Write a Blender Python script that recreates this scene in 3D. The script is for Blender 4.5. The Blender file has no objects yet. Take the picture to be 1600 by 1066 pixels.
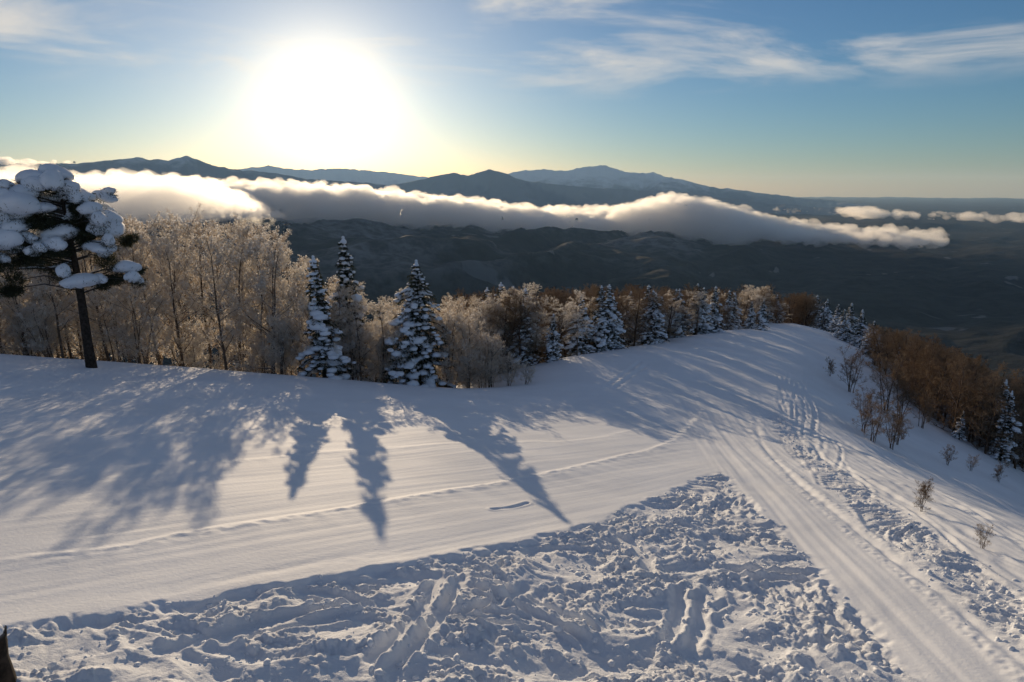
# Snowy ski hill at sunrise, looking into the low sun over a sea of cloud.
import bpy, math, random
import numpy as np

scene = bpy.context.scene
R = math.radians
rng = np.random.default_rng(11)

# ------------------------------------------------------------------ camera
CAM_Z = 4.3
PITCH = 12.5
cam_data = bpy.data.cameras.new('camera')
cam_data.sensor_width = 36.0
cam_data.lens = 24.0
cam_data.clip_start = 0.1
cam_data.clip_end = 200000.0
cam = bpy.data.objects.new('camera', cam_data)
cam.location = (0.0, 0.0, CAM_Z)
cam.rotation_euler = (R(90.0 - PITCH), 0.0, 0.0)
scene.collection.objects.link(cam)
scene.camera = cam

# ------------------------------------------------------------------ sky and sun
SUN_ELEV, SUN_AZ = 6.4, -14.5          # degrees; azimuth from +Y towards +X
sun_dir = np.array([math.sin(R(SUN_AZ)) * math.cos(R(SUN_ELEV)),
                    math.cos(R(SUN_AZ)) * math.cos(R(SUN_ELEV)), math.sin(R(SUN_ELEV))])
world = bpy.data.worlds.new('World')
scene.world = world
world.use_nodes = True
nt = world.node_tree
nt.nodes.clear()
def wn(kind, **kw):
    n = nt.nodes.new(kind)
    for k, v in kw.items():
        setattr(n, k, v)
    return n
def wl(a, b):
    nt.links.new(a, b)
def wmath(op, a, b=None, clamp=False):
    n = wn('ShaderNodeMath', operation=op, use_clamp=clamp)
    for i, s in enumerate((a, b)):
        if s is None:
            continue
        if isinstance(s, (int, float)):
            n.inputs[i].default_value = s
        else:
            wl(s, n.inputs[i])
    return n.outputs[0]
out = wn('ShaderNodeOutputWorld')
bg = wn('ShaderNodeBackground')
bg.inputs['Strength'].default_value = 0.11
sky = wn('ShaderNodeTexSky', sky_type='NISHITA')
sky.sun_disc = False
sky.sun_elevation = R(SUN_ELEV)
sky.sun_rotation = R(SUN_AZ)
sky.altitude = 1000.0
sky.air_density = 1.0
sky.dust_density = 0.65
sky.ozone_density = 4.2
tc = wn('ShaderNodeTexCoord')
vec = tc.outputs['Generated']
# aureole of thin ice cloud round the low sun
dot = wn('ShaderNodeVectorMath', operation='DOT_PRODUCT')
dot.inputs[1].default_value = tuple(sun_dir)
wl(vec, dot.inputs[0])
ang = wmath('ARCCOSINE', wmath('MINIMUM', dot.outputs['Value'], 0.99999))
g1 = wmath('MULTIPLY', wmath('EXPONENT', wmath('MULTIPLY', wmath('POWER', wmath('DIVIDE', ang, R(4.5)), 2.0), -1.0)), 8.0)
g2 = wmath('MULTIPLY', wmath('EXPONENT', wmath('DIVIDE', ang, -R(8.0))), 5.5)
glow = wmath('ADD', g1, g2)
glow_col = wn('ShaderNodeMix', data_type='RGBA', blend_type='MULTIPLY')
glow_col.inputs['Factor'].default_value = 1.0
glow_col.inputs['A'].default_value = (1.0, 0.78, 0.44, 1)
comb = wn('ShaderNodeCombineColor')
for i in range(3):
    wl(glow, comb.inputs[i])
wl(comb.outputs[0], glow_col.inputs['B'])
# cirrus streaks: the view direction laid on a flat sheet high above
sep = wn('ShaderNodeSeparateXYZ')
wl(vec, sep.inputs[0])
up = wmath('ADD', wmath('MAXIMUM', sep.outputs['Z'], 0.0), 0.09)
px_ = wmath('DIVIDE', sep.outputs['X'], up)
py_ = wmath('DIVIDE', sep.outputs['Y'], up)
cx = wn('ShaderNodeCombineXYZ')
wl(px_, cx.inputs[0]); wl(py_, cx.inputs[1])
cm = wn('ShaderNodeMapping')
cm.inputs['Rotation'].default_value = (0, 0, R(20))
cm.inputs['Scale'].default_value = (0.7, 1.0, 1.0)
cm.inputs['Location'].default_value = (33.66, 4.60, 0.0)
wl(cx.outputs[0], cm.inputs[0])
n1 = wn('ShaderNodeTexNoise')
n1.inputs['Scale'].default_value = 1.0
n1.inputs['Detail'].default_value = 6.0
n1.inputs['Roughness'].default_value = 0.58
n1.inputs['Distortion'].default_value = 0.6
wl(cm.outputs[0], n1.inputs['Vector'])
ramp = wn('ShaderNodeMapRange')
ramp.interpolation_type = 'SMOOTHSTEP'
ramp.inputs['From Min'].default_value = 0.465
ramp.inputs['From Max'].default_value = 0.72
wl(n1.outputs[0], ramp.inputs['Value'])
fade = wn('ShaderNodeMapRange')
fade.interpolation_type = 'SMOOTHSTEP'
fade.inputs['From Min'].default_value = 0.11
fade.inputs['From Max'].default_value = 0.17
wl(sep.outputs['Z'], fade.inputs['Value'])
cirrus = wmath('MULTIPLY', wmath('MULTIPLY', ramp.outputs[0], fade.outputs[0]), 0.85)
add1 = wn('ShaderNodeMix', data_type='RGBA', blend_type='ADD')
add1.inputs['Factor'].default_value = 1.0
wl(sky.outputs[0], add1.inputs['A'])
wl(glow_col.outputs['Result'], add1.inputs['B'])
cmix = wn('ShaderNodeMix', data_type='RGBA', blend_type='MIX')
wl(cirrus, cmix.inputs['Factor'])
wl(add1.outputs['Result'], cmix.inputs['A'])
cir_col = wn('ShaderNodeMix', data_type='RGBA', blend_type='ADD')
cir_col.inputs['Factor'].default_value = 1.0
cir_col.inputs['A'].default_value = (7.2, 6.9, 6.5, 1)
wl(glow_col.outputs['Result'], cir_col.inputs['B'])
wl(cir_col.outputs['Result'], cmix.inputs['B'])
wl(cmix.outputs['Result'], bg.inputs['Color'])
wl(bg.outputs[0], out.inputs['Surface'])

sun_data = bpy.data.lights.new('sun', 'SUN')
sun_data.energy = 4.9
sun_data.angle = R(0.3)
sun_data.color = (1.0, 0.80, 0.55)
sun = bpy.data.objects.new('sun', sun_data)
from mathutils import Vector, Matrix
sun.rotation_euler = Vector(sun_dir).to_track_quat('Z', 'Y').to_euler()
sun.location = tuple(sun_dir * 200.0)
scene.collection.objects.link(sun)

scene.view_settings.view_transform = 'Standard'
scene.view_settings.look = 'None'
scene.view_settings.exposure = -0.15
scene.view_settings.gamma = 1.0
scene.view_settings.use_curve_mapping = False
scene.render.engine = 'CYCLES'
scene.cycles.use_denoising = True
scene.cycles.max_bounces = 8
scene.cycles.diffuse_bounces = 3
scene.cycles.glossy_bounces = 2
scene.cycles.transmission_bounces = 3
scene.cycles.volume_bounces = 6
scene.cycles.transparent_max_bounces = 8
scene.cycles.sample_clamp_indirect = 6.0

# ------------------------------------------------------------------ helpers
def link(o, parent=None):
    scene.collection.objects.link(o)
    if parent is not None:
        o.parent = parent
    return o
def tag(o, label=None, cat=None, group=None, kind=None):
    for k, v in (('label', label), ('category', cat), ('group', group), ('kind', kind)):
        if v:
            o[k] = v
    return o
def mesh(name, V, F, mat, smooth=True):
    """V (n,3) array, F (m,3) or (m,4) index array -> mesh data"""
    me = bpy.data.meshes.new(name)
    V = np.ascontiguousarray(V, np.float32); F = np.ascontiguousarray(F, np.int32)
    m, k = F.shape
    me.vertices.add(len(V)); me.vertices.foreach_set('co', V.ravel())
    me.loops.add(m * k); me.loops.foreach_set('vertex_index', F.ravel())
    me.polygons.add(m)
    me.polygons.foreach_set('loop_start', np.arange(0, m * k, k, dtype=np.int32))
    me.polygons.foreach_set('use_smooth', np.full(m, smooth, bool))
    me.update(calc_edges=True)
    if mat is not None:
        me.materials.append(mat)
    return me
def add_object(name, me, parent=None):
    return link(bpy.data.objects.new(name, me), parent)

def _hash(ix, iy, s):
    h = (ix.astype(np.int64) * 374761393 + iy.astype(np.int64) * 668265263 + s * 1442695041) & 0xffffffff
    h = ((h ^ (h >> 13)) * 1274126177) & 0xffffffff
    return ((h ^ (h >> 16)) & 0xffffff) / float(0x1000000)
def pnoise(x, y, s=0):
    """2-D gradient noise, about -1..1"""
    x0 = np.floor(x); y0 = np.floor(y)
    fx = x - x0; fy = y - y0
    ux = fx * fx * fx * (fx * (fx * 6 - 15) + 10); uy = fy * fy * fy * (fy * (fy * 6 - 15) + 10)
    def g(dx, dy):
        a = _hash(x0 + dx, y0 + dy, s) * 2 * np.pi
        return np.cos(a) * (fx - dx) + np.sin(a) * (fy - dy)
    a = g(0, 0) * (1 - ux) + g(1, 0) * ux
    b = g(0, 1) * (1 - ux) + g(1, 1) * ux
    return (a * (1 - uy) + b * uy) * 1.5
def fbm(x, y, o=4, s=0, gain=0.5):
    t = 0; a = 1.0
    for i in range(o):
        t = t + a * pnoise(x, y, s + i * 17)
        x = x * 2.03 + 3.1; y = y * 2.03 - 1.7; a *= gain
    return t
def ridged(x, y, o=4, s=0, gain=0.5):
    t = 0; a = 1.0
    for i in range(o):
        t = t + a * (1 - np.abs(pnoise(x, y, s + i * 17)) * 1.6)
        x = x * 2.03 + 3.1; y = y * 2.03 - 1.7; a *= gain
    return t
def worley_bumps(x, y, s=0, rmin=0.25, rmax=0.62):
    """rounded clods scattered one to a cell: height 0..1"""
    ix = np.floor(x); iy = np.floor(y)
    best = np.zeros_like(x)
    for dx in (-1, 0, 1):
        for dy in (-1, 0, 1):
            jx = ix + dx; jy = iy + dy
            cx_ = jx + _hash(jx, jy, s + 1); cy_ = jy + _hash(jx, jy, s + 2)
            rr = rmin + (rmax - rmin) * _hash(jx, jy, s + 3) ** 2
            q = 1 - ((x - cx_) ** 2 + (y - cy_) ** 2) / rr ** 2
            best = np.maximum(best, np.sqrt(np.maximum(q, 0)) * rr)
    return best
def sstep(a, b, x):
    t = np.clip((x - a) / (b - a), 0, 1)
    return t * t * (3 - 2 * t)
def seg_dist(x, y, poly, signed=False):
    """distance to an open polyline and the running length along it"""
    best = np.full_like(x, 1e9); along = np.zeros_like(x); run = 0.0
    if signed:
        side = np.ones_like(x)
    for (ax, ay), (bx, by) in zip(poly[:-1], poly[1:]):
        L = math.hypot(bx - ax, by - ay)
        t = np.clip(((x - ax) * (bx - ax) + (y - ay) * (by - ay)) / (L * L), 0, 1)
        d = np.hypot(x - ax - t * (bx - ax), y - ay - t * (by - ay))
        m = d < best
        best = np.where(m, d, best); along = np.where(m, run + t * L, along)
        if signed:
            side = np.where(m, np.sign((bx - ax) * (y - ay) - (by - ay) * (x - ax)), side)
        run += L
    if signed:
        return -best * side, along                     # positive on the right-hand side of the line
    return best, along
def poly_sd(x, y, poly):
    """signed distance to a closed polygon, negative inside"""
    d, _ = seg_dist(x, y, list(poly) + [poly[0]])
    ins = np.zeros(x.shape, bool)
    n = len(poly)
    for i in range(n):
        ax, ay = poly[i]; bx, by = poly[(i + 1) % n]
        if ay == by:
            continue
        c = ((ay > y) != (by > y)) & (x < (bx - ax) * (y - ay) / (by - ay) + ax)
        ins ^= c
    return np.where(ins, -d, d)
def smooth_line(pts, n=8):
    """Catmull-Rom through points"""
    P = [np.array(p, float) for p in pts]
    P = [2 * P[0] - P[1]] + P + [2 * P[-1] - P[-2]]
    o = []
    for i in range(1, len(P) - 2):
        for k in range(n):
            t = k / n
            o.append(tuple(0.5 * (2 * P[i] + (P[i + 1] - P[i - 1]) * t + (2 * P[i - 1] - 5 * P[i] + 4 * P[i + 1] - P[i + 2]) * t ** 2
                                  + (3 * P[i] - P[i - 1] - 3 * P[i + 1] + P[i + 2]) * t ** 3)))
    o.append(tuple(P[-2]))
    return o

# ------------------------------------------------------------------ the lie of the hill
PLATEAU = [(-120, 31), (-60, 34), (-27, 35.4), (-13, 36.4), (-3, 37.4), (1.2, 38.6), (1.6, 41), (0.8, 43.7), (6.9, 49.6), (14.8, 61.8), (23.3, 74), (33, 87), (41, 98),
           (42, 90), (36, 76), (26, 58), (19.5, 45), (15.8, 34), (13.8, 25), (12.6, 17), (12, 8), (12.5, -25), (-120, -25)]
PLATEAU = [(float(a), float(b)) for a, b in PLATEAU]
def hill(x, y):
    """smooth ground, no tracks"""
    yt = 28 + 12 * sstep(6, -5, x)                     # the run steepens towards the viewpoint, flattens farther out
    yc = np.clip(y, -40, 1e9)
    soft = 0.5 * (yc + yt - np.sqrt((yc - yt) ** 2 + 16.0))
    z = -0.09 * np.clip(x, -130, 60) - 0.075 * yc - 0.105 * soft
    z = z - 0.045 * np.minimum(0.5 * ((yc - 27) - np.sqrt((yc - 27) ** 2 + 9.0)), 0) * sstep(2.0, 9.0, x - 0.1 * yc) * sstep(-30, -5, yc)   # lane tips a little more to the sun
    sd = poly_sd(x, y, PLATEAU)
    flank = sstep(0, 6, x - 6.5 - 0.30 * np.clip(y, 0, 90) + 0.0 * y)      # the gentler, shaded flank on the right
    a = 2.2 + 2.5 * flank
    k = (0.36 + 0.10 * sstep(20, 120, sd)) * (1 - flank) + flank * (0.33 + 0.16 * sstep(9, 26, sd))
    z = z - k * 0.5 * (np.sqrt(sd * sd + a * a) + sd)
    z = z + 0.25 * pnoise(x / 14, y / 14, 5) * sstep(30, 50, y) + 0.10 * pnoise(x / 5, y / 5, 6) * sstep(1, 14, sd)
    return z
def ray_ground(px, py):
    """world XY where the line through a spot of the picture meets the plain slope (used once, to survey the place)"""
    u = (px - 800) / 1066.7; v = (py - 533) / 1066.7
    p = R(PITCH)
    d = np.array([u, math.cos(p) - v * math.sin(p), -math.sin(p) - v * math.cos(p)])
    lo, hi = 2.0, None
    t = np.linspace(3, 260, 2600)
    zz = CAM_Z + t * d[2] - hill(t * d[0], t * d[1])
    i = int(np.argmax(zz < 0))
    if i == 0 or t[i] * math.hypot(d[0], d[1]) > 105:     # looked over the crest: step down the picture to the last ground in view
        return ray_ground(px, py + 1.5)
    f = zz[i - 1] / (zz[i - 1] - zz[i]) if zz[i] < 0 else 1
    tt = t[i - 1] + f * (t[i] - t[i - 1])
    return (tt * d[0], tt * d[1])
def survey(pts, n=6):
    return smooth_line([ray_ground(*p) for p in pts], n)
def hz(x, y):
    return float(hill(np.array([float(x)]), np.array([float(y)]))[0])

# ------------------------------------------------------------------ materials
def material(name):
    m = bpy.data.materials.new(name)
    m.use_nodes = True
    t = m.node_tree
    b = t.nodes['Principled BSDF']
    return m, t, b
def N(t, kind, **kw):
    n = t.nodes.new(kind)
    for k, v in kw.items():
        setattr(n, k, v)
    return n
def noise_node(t, scale, detail=4.0, rough=0.55, coord=None, distortion=0.0):
    n = N(t, 'ShaderNodeTexNoise')
    n.inputs['Scale'].default_value = scale
    n.inputs['Detail'].default_value = detail
    n.inputs['Roughness'].default_value = rough
    n.inputs['Distortion'].default_value = distortion
    if coord is not None:
        t.links.new(coord, n.inputs['Vector'])
    return n
def mix_col(t, fac, a, b):
    m = N(t, 'ShaderNodeMix', data_type='RGBA')
    for s, v in (('Factor', fac), ('A', a), ('B', b)):
        if isinstance(v, (int, float)):
            m.inputs[s].default_value = v
        elif isinstance(v, tuple):
            m.inputs[s].default_value = v + (1,) if len(v) == 3 else v
        else:
            t.links.new(v, m.inputs[s])
    return m.outputs['Result']
def map_range(t, v, a, b, c=0.0, d=1.0, smooth=True):
    m = N(t, 'ShaderNodeMapRange')
    if smooth:
        m.interpolation_type = 'SMOOTHSTEP'
    for s, x in (('From Min', a), ('From Max', b), ('To Min', c), ('To Max', d)):
        m.inputs[s].default_value = x
    t.links.new(v, m.inputs['Value'])
    return m.outputs[0]
def position(t):
    return N(t, 'ShaderNodeNewGeometry').outputs['Position']

def snow_material(name, bump=0.5, scale=14.0, col=(0.84, 0.87, 0.92), dist=0.03, churned=False):
    m, t, b = material(name)
    pos = position(t)
    n2 = noise_node(t, 0.35, 5.0, 0.6, pos)
    c = mix_col(t, map_range(t, n2.outputs[0], 0.3, 0.7), tuple(x * 0.93 for x in col), col)
    t.links.new(c, b.inputs['Base Color'])
    b.inputs['Roughness'].default_value = 0.75
    b.inputs['Specular IOR Level'].default_value = 0.12
    n1 = noise_node(t, scale, 6.0, 0.65, pos)
    bp = N(t, 'ShaderNodeBump')
    bp.inputs['Strength'].default_value = bump
    bp.inputs['Distance'].default_value = dist
    t.links.new(n1.outputs[0], bp.inputs['Height'])
    last = bp
    if churned:                                        # crumbly grain where the snow is broken up
        at_ = N(t, 'ShaderNodeAttribute'); at_.attribute_name = 'churn'
        n3 = noise_node(t, 34.0, 4.0, 0.7, pos)
        b2 = N(t, 'ShaderNodeBump')
        b2.inputs['Distance'].default_value = 0.016
        t.links.new(at_.outputs['Fac'], b2.inputs['Strength'])
        t.links.new(n3.outputs[0], b2.inputs['Height'])
        t.links.new(bp.outputs[0], b2.inputs['Normal'])
        last = b2
    t.links.new(last.outputs[0], b.inputs['Normal'])
    return m
MAT_SNOW = snow_material('piste_snow', 0.3, 16.0, churned=True)
MAT_TREESNOW = snow_material('tree_snow', 0.5, 9.0, dist=0.05)

# ------------------------------------------------------------------ snowfield: one sheet, finer near the viewpoint
LUMPS = [ray_ground(*p) for p in [(-60, 992), (20, 981), (150, 957), (400, 917), (550, 895), (800, 852), (910, 822), (1000, 787),
                                  (1080, 755), (1130, 733), (1150, 760), (1225, 825), (1310, 920), (1445, 1062)]] + [(5.2, 5.0), (4.0, 2.0), (-10, 2.0), (-12, 6)]
VERGE = survey([(1218, 650), (1242, 695), (1330, 768), (1430, 845), (1530, 920), (1640, 1000)])
SEAMS = [
    (survey([(-60, 885), (0, 877), (175, 860), (300, 835), (500, 805), (800, 751), (950, 720), (1040, 697), (1082, 664), (1100, 640)]), 0.085, 0.13),
    (survey([(-40, 628), (0, 625), (300, 624), (700, 625), (800, 630)]), 0.05, 0.15),
    (survey([(800, 647), (900, 643), (975, 638), (1035, 612)]), 0.06, 0.16),
    (survey([(0, 653), (300, 652), (500, 652)]), 0.035, 0.15),
    (survey([(0, 680), (250, 680), (500, 668), (700, 655), (860, 655), (960, 650), (1020, 640)]), 0.03, 0.15),
    (survey([(0, 737), (150, 731), (420, 716), (520, 705), (800, 691), (900, 690), (1000, 672), (1070, 655)]), 0.035, 0.13),
    (survey([(0, 858), (200, 835), (320, 815)]), 0.025, 0.10),
    (survey([(60, 960), (300, 915), (520, 880), (760, 845)]), -0.02, 0.15),
]
RUT = survey([(1176, 610), (1180, 640), (1190, 690), (1235, 742), (1300, 797), (1380, 860), (1450, 912), (1530, 980), (1620, 1055)])
TRACKS = []
_r = random.Random(4)
for k in range(12):
    o = _r.uniform(0, 1); w = _r.uniform(-1, 1)
    x0 = 1212 + 50 * _r.random()
    pts = [(x0, 575 + 50 * _r.random()), (x0 + _r.uniform(-14, 22), 640 + _r.uniform(-8, 8)), (x0 + 25 + _r.uniform(-22, 40), 690 + 12 * w), (1262 + 95 * _r.random(), 745 + 15 * _r.uniform(-1, 1))]
    if _r.random() < 0.55:
        pts += [(1350 + 110 * o + _r.uniform(-20, 20), 812 + 25 * w - 30 * o), (1470 + 70 * o, 880 + 50 * w - 30 * o), (1615, 950 + 60 * w - 40 * o)]
    TRACKS.append((survey(pts, 6), _r.uniform(0.012, 0.035), _r.uniform(0.04, 0.08)))
for k in range(7):
    y0 = 630 + 22 * k + _r.uniform(-14, 14)
    pts = [(1245 + 8 * k, y0), (1335 + 10 * k, y0 + 62 + _r.uniform(-8, 8)), (1450, y0 + 122 + _r.uniform(-16, 16)), (1610, y0 + 205 + _r.uniform(-20, 20))]
    TRACKS.append((survey(pts, 6), _r.uniform(0.015, 0.04), _r.uniform(0.05, 0.10)))
TRACKS.append((survey([(1000, 566), (975, 585), (950, 603)]), 0.05, 0.12))
TRACKS.append((survey([(1010, 570), (985, 590), (962, 606)]), 0.05, 0.12))
TRACKS.append((survey([(770, 797), (800, 792), (824, 785)]), 0.035, 0.045))
SMOOTH_SPOT = ray_ground(1072, 965)

RUTS = []
_r = random.Random(21)
for k in range(16):
    cx_, cy_ = ray_ground(_r.uniform(150, 1250), _r.uniform(860, 1060))
    a0 = _r.uniform(-0.5, 1.3); bend = _r.uniform(-1.5, 1.5); L_ = _r.uniform(1.4, 3.6)
    p_ = [(cx_, cy_)]
    for q in range(6):
        a_ = a0 + bend * q / 5
        p_.append((p_[-1][0] + math.cos(a_) * L_ / 6, p_[-1][1] + math.sin(a_) * L_ / 6))
    RUTS.append((smooth_line(p_, 3), _r.uniform(0.06, 0.13), _r.uniform(0.05, 0.09)))
    if _r.random() < 0.5:
        off = 0.32
        RUTS.append((smooth_line([(x_ - math.sin(a0) * off, y_ + math.cos(a0) * off) for x_, y_ in p_], 3), RUTS[-1][1], RUTS[-1][2]))
def line_length(l):
    return sum(math.hypot(b[0] - a[0], b[1] - a[1]) for a, b in zip(l[:-1], l[1:]))
def relief(x, y):
    """tracks, seams, clods on top of hill()"""
    h = np.zeros_like(x)
    lump = -poly_sd(x, y, LUMPS) + 0.22 * pnoise(x * 1.3, y * 1.3, 21) + 0.10 * pnoise(x * 5, y * 5, 22)
    M = sstep(-0.05, 0.30, lump)
    vd, va = seg_dist(x, y, VERGE)
    vw = 0.55 + 0.35 * pnoise(va * 0.5, va * 0 + 3, 31)
    M2 = sstep(0.15, -0.25, vd - vw) * 0.75
    Mx = np.maximum(M, M2)
    # groomed lanes: fine combing along the run and along the lane to the right
    sx = 0.75 * x + 0.66 * y; sn = -0.66 * x + 0.75 * y
    lane = sstep(-0.5, 0.5, x - 4.4 - 0.15 * (y - 8)) * sstep(45, 26, y)
    comb_a = 0.007 * pnoise(sx * 0.10, sn * 2.2, 41) + 0.004 * pnoise(sx * 0.35, sn * 6.0, 42)
    lx = -0.165 * y + x
    comb_b = 0.030 * pnoise(lx * 2.6, y * 0.10, 43) + 0.016 * pnoise(lx * 6.5, y * 0.2, 44) + 0.005 * pnoise(lx * 3, y * 2, 45)
    near = sstep(90, 30, np.hypot(x, y))
    h += (comb_a * (1 - lane) + comb_b * lane) * near * (1 - M)
    h += 0.05 * fbm(x * 0.16, y * 0.16, 3, 46) * near
    for line, dep, w in SEAMS:
        d, a = seg_dist(x, y, line, True)
        m = np.abs(d) < 3.0
        if not m.any():
            continue
        dd = d[m]; aa = a[m]
        j = 0.8 + 0.35 * pnoise(aa * 2.1, aa * 0 + 7, 51) + 0.3 * pnoise(aa * 5, dd * 5, 52) * np.exp(-(dd / 0.25) ** 2)
        end = sstep(0, 1.5, aa) * sstep(line_length(line), line_length(line) - 1.5, aa)
        h[m] += dep * 0.75 * sstep(-2.2 * w, 0.1 * w, dd) * np.exp(-np.maximum(dd, 0) / 0.8) * np.clip(j, 0.2, 1.6) * (1 - M[m]) * end
    d, a = seg_dist(x, y, RUT)
    m = d < 1.0
    j = np.clip(0.7 + 0.8 * pnoise(a[m] * 2.2, a[m] * 0, 53), 0.1, 1.4)
    side = pnoise(x[m] * 9, y[m] * 9, 54)
    h[m] += -0.055 * np.exp(-(d[m] / 0.07) ** 2) * j * sstep(34, 20, y[m]) + 0.018 * np.exp(-((d[m] - 0.22) / 0.10) ** 2) * (j + 1.2 * side)
    for line, dep, w in TRACKS:
        d, a = seg_dist(x, y, line)
        m = d < 6 * w
        if not m.any():
            continue
        j = np.clip(0.8 + 0.7 * pnoise(a[m] * 1.7, a[m] * 0 + 2, 55), 0.1, 1.4)
        h[m] += dep * j * (-np.exp(-(d[m] / w) ** 2) + 0.6 * np.exp(-((d[m] - 2.1 * w) / (0.8 * w)) ** 2))
    # loose trampled powder right of the lane
    pw = sstep(0.4, 2.0, x - 8.6 - 0.165 * (y - 8)) * sstep(55, 42, y) * sstep(-25, -5, y)
    h += pw * (0.05 * fbm(x * 0.35, y * 0.35, 3, 61) + 0.0 * x)
    h += 0.10 * fbm(x * 0.12, y * 0.12, 3, 63) * sstep(35, 60, y)
    # churned snow
    m = Mx > 0.001
    X = x[m]; Y = y[m]; mm = Mx[m]
    wx = X + 0.35 * pnoise(X * 0.9, Y * 0.9, 71); wy = Y + 0.35 * pnoise(X * 0.9 + 9, Y * 0.9, 72)
    rot = 0.5 + 0.9 * pnoise(X * 0.22, Y * 0.22, 73)
    ca, sa = np.cos(rot), np.sin(rot)
    ux = wx * ca + wy * sa; uy = -wx * sa + wy * ca
    big = 0.07 * fbm(wx * 0.75, wy * 0.75, 2, 74)
    trench = 0.085 * (np.clip(ridged(ux * 0.42, uy * 1.15, 2, 75), 0.2, 1.5) - 0.85)
    rough = sstep(-0.35, 0.25, pnoise(X * 0.8, Y * 0.8, 76) + 0.5 * pnoise(X * 2.1, Y * 2.1, 77))
    q = 0.35 * 0.5
    jx = X + 0.05 * pnoise(X * 7, Y * 7, 78); jy = Y + 0.05 * pnoise(X * 7 + 5, Y * 7, 79)
    cl = 0.105 * worley_bumps(jx * 3.6, jy * 3.6, 80, 0.2, 0.7) * (0.25 + 0.75 * rough)
    cl = np.maximum(cl, 0) + 0.065 * worley_bumps(jx * 7.5 + 3, jy * 7.5, 81, 0.2, 0.7) * (0.2 + 0.8 * rough)
    cl += 0.045 * worley_bumps(jx * 15 + 1, jy * 15, 82, 0.2, 0.7) * (0.15 + 0.85 * rough)
    spot = sstep(0.75, 0.45, np.hypot((X - SMOOTH_SPOT[0]) * 1.3, Y - SMOOTH_SPOT[1]) + 0.12 * pnoise(X * 3, Y * 3, 83))
    tot = (big + trench + cl) * (1 - spot) - 0.035 - 0.04 * spot
    for line, w, dep in RUTS:                          # skis and runners dragged through it
        d, a = seg_dist(X, Y, line)
        L_ = line_length(line)
        k = d < 4 * w
        if not k.any():
            continue
        e_ = sstep(0, 0.35, a[k]) * sstep(L_, L_ - 0.35, a[k])
        inside = np.exp(-(d[k] / w) ** 4) * e_
        tot[k] = tot[k] * (1 - inside) + (-dep + 0.3 * big[k]) * inside + 0.055 * np.exp(-((d[k] - 1.7 * w) / (0.55 * w)) ** 2) * e_ * (0.6 + 0.8 * pnoise(a[k] * 4, d[k] * 6, 86))
    h[m] = h[m] * (1 - mm) + tot * mm
    # pressed lip of the groomed run along the churned snow
    e, ea = seg_dist(x, y, LUMPS[:10])
    h += 0.045 * np.exp(-(e / 0.40) ** 2) * sstep(14.5, 12.5, ea)  * sstep(0.6, 0.0, M) * (0.8 + 0.3 * pnoise(x * 1.2, y * 1.2, 84))
    return h

AZ_F = 47.0
fine = np.linspace(-AZ_F, AZ_F, 830)
rest = np.linspace(AZ_F, 360 - AZ_F, 74)[1:-1]
AZ = np.radians(np.concatenate([fine, rest]))
RR = np.concatenate([np.geomspace(0.03, 6.0, 26)[:-1], np.geomspace(6.0, 21.0, 420)[:-1], np.geomspace(21.0, 48.0, 165)[:-1], np.geomspace(48.0, 260.0, 120)])
def polar(AZ, RR):
    A, Rr = np.meshgrid(AZ, RR)
    return Rr * np.sin(A), Rr * np.cos(A)
def ring_faces(nr, na, closed):
    i = np.arange(nr - 1)[:, None] * na
    j = np.arange(na if closed else na - 1)[None, :]
    k = (j + 1) % na
    return np.stack([i + j, i + na + j, i + na + k, i + k], -1).reshape(-1, 4)[:, ::-1]
VALLEY = -560.0
def country(x, y):
    """the hill running out into the valley and its side ridges"""
    r = np.hypot(x, y); az = np.degrees(np.arctan2(x, y))
    v = VALLEY + 35 * fbm(x / 1500, y / 1500, 4, 91)
    # long wooded ridge across the valley: high on the left, sinking to the right
    crest = np.interp(az, [-60, -30, -18, -10, 0, 8, 18, 28, 45, 60], [-265, -270, -290, -312, -352, -395, -440, -465, -485, -485])
    crest = crest + 30 * fbm(az / 5, az * 0 + 2, 3, 92)
    rr = r + 500 * pnoise(az / 14, r / 3000, 93)
    prof = sstep(1700, 5200, rr) * 1.0 - 0.25 * sstep(5600, 8500, rr)
    ax = x * 0.80 - y * 0.6; ay = x * 0.6 + y * 0.8
    spur = ridged(ax / 1500 + 0.22 * pnoise(x / 900, y / 900, 94), ay / 3600, 4, 95, 0.42) - 1.12
    v = v + (crest - VALLEY) * prof + spur * 210 * sstep(900, 2200, r) * sstep(9000, 5000, r) * np.interp(az, [-40, 5, 25], [1.0, 0.8, 0.35])
    v = v + 18 * fbm(x / 260, y / 260, 3, 96)
    # wooded spur just below the tree line
    v = v + 95 * np.exp(-((az + 5 + (r - 700) / 160) / 5.0) ** 2) * np.exp(-((r - 620) / 260) ** 2)
    near = np.maximum(hill(x, y), -170 - 0.12 * r)
    v2 = v
    w = sstep(250, 1500, r)
    return near * (1 - w) + v2 * w

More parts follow.
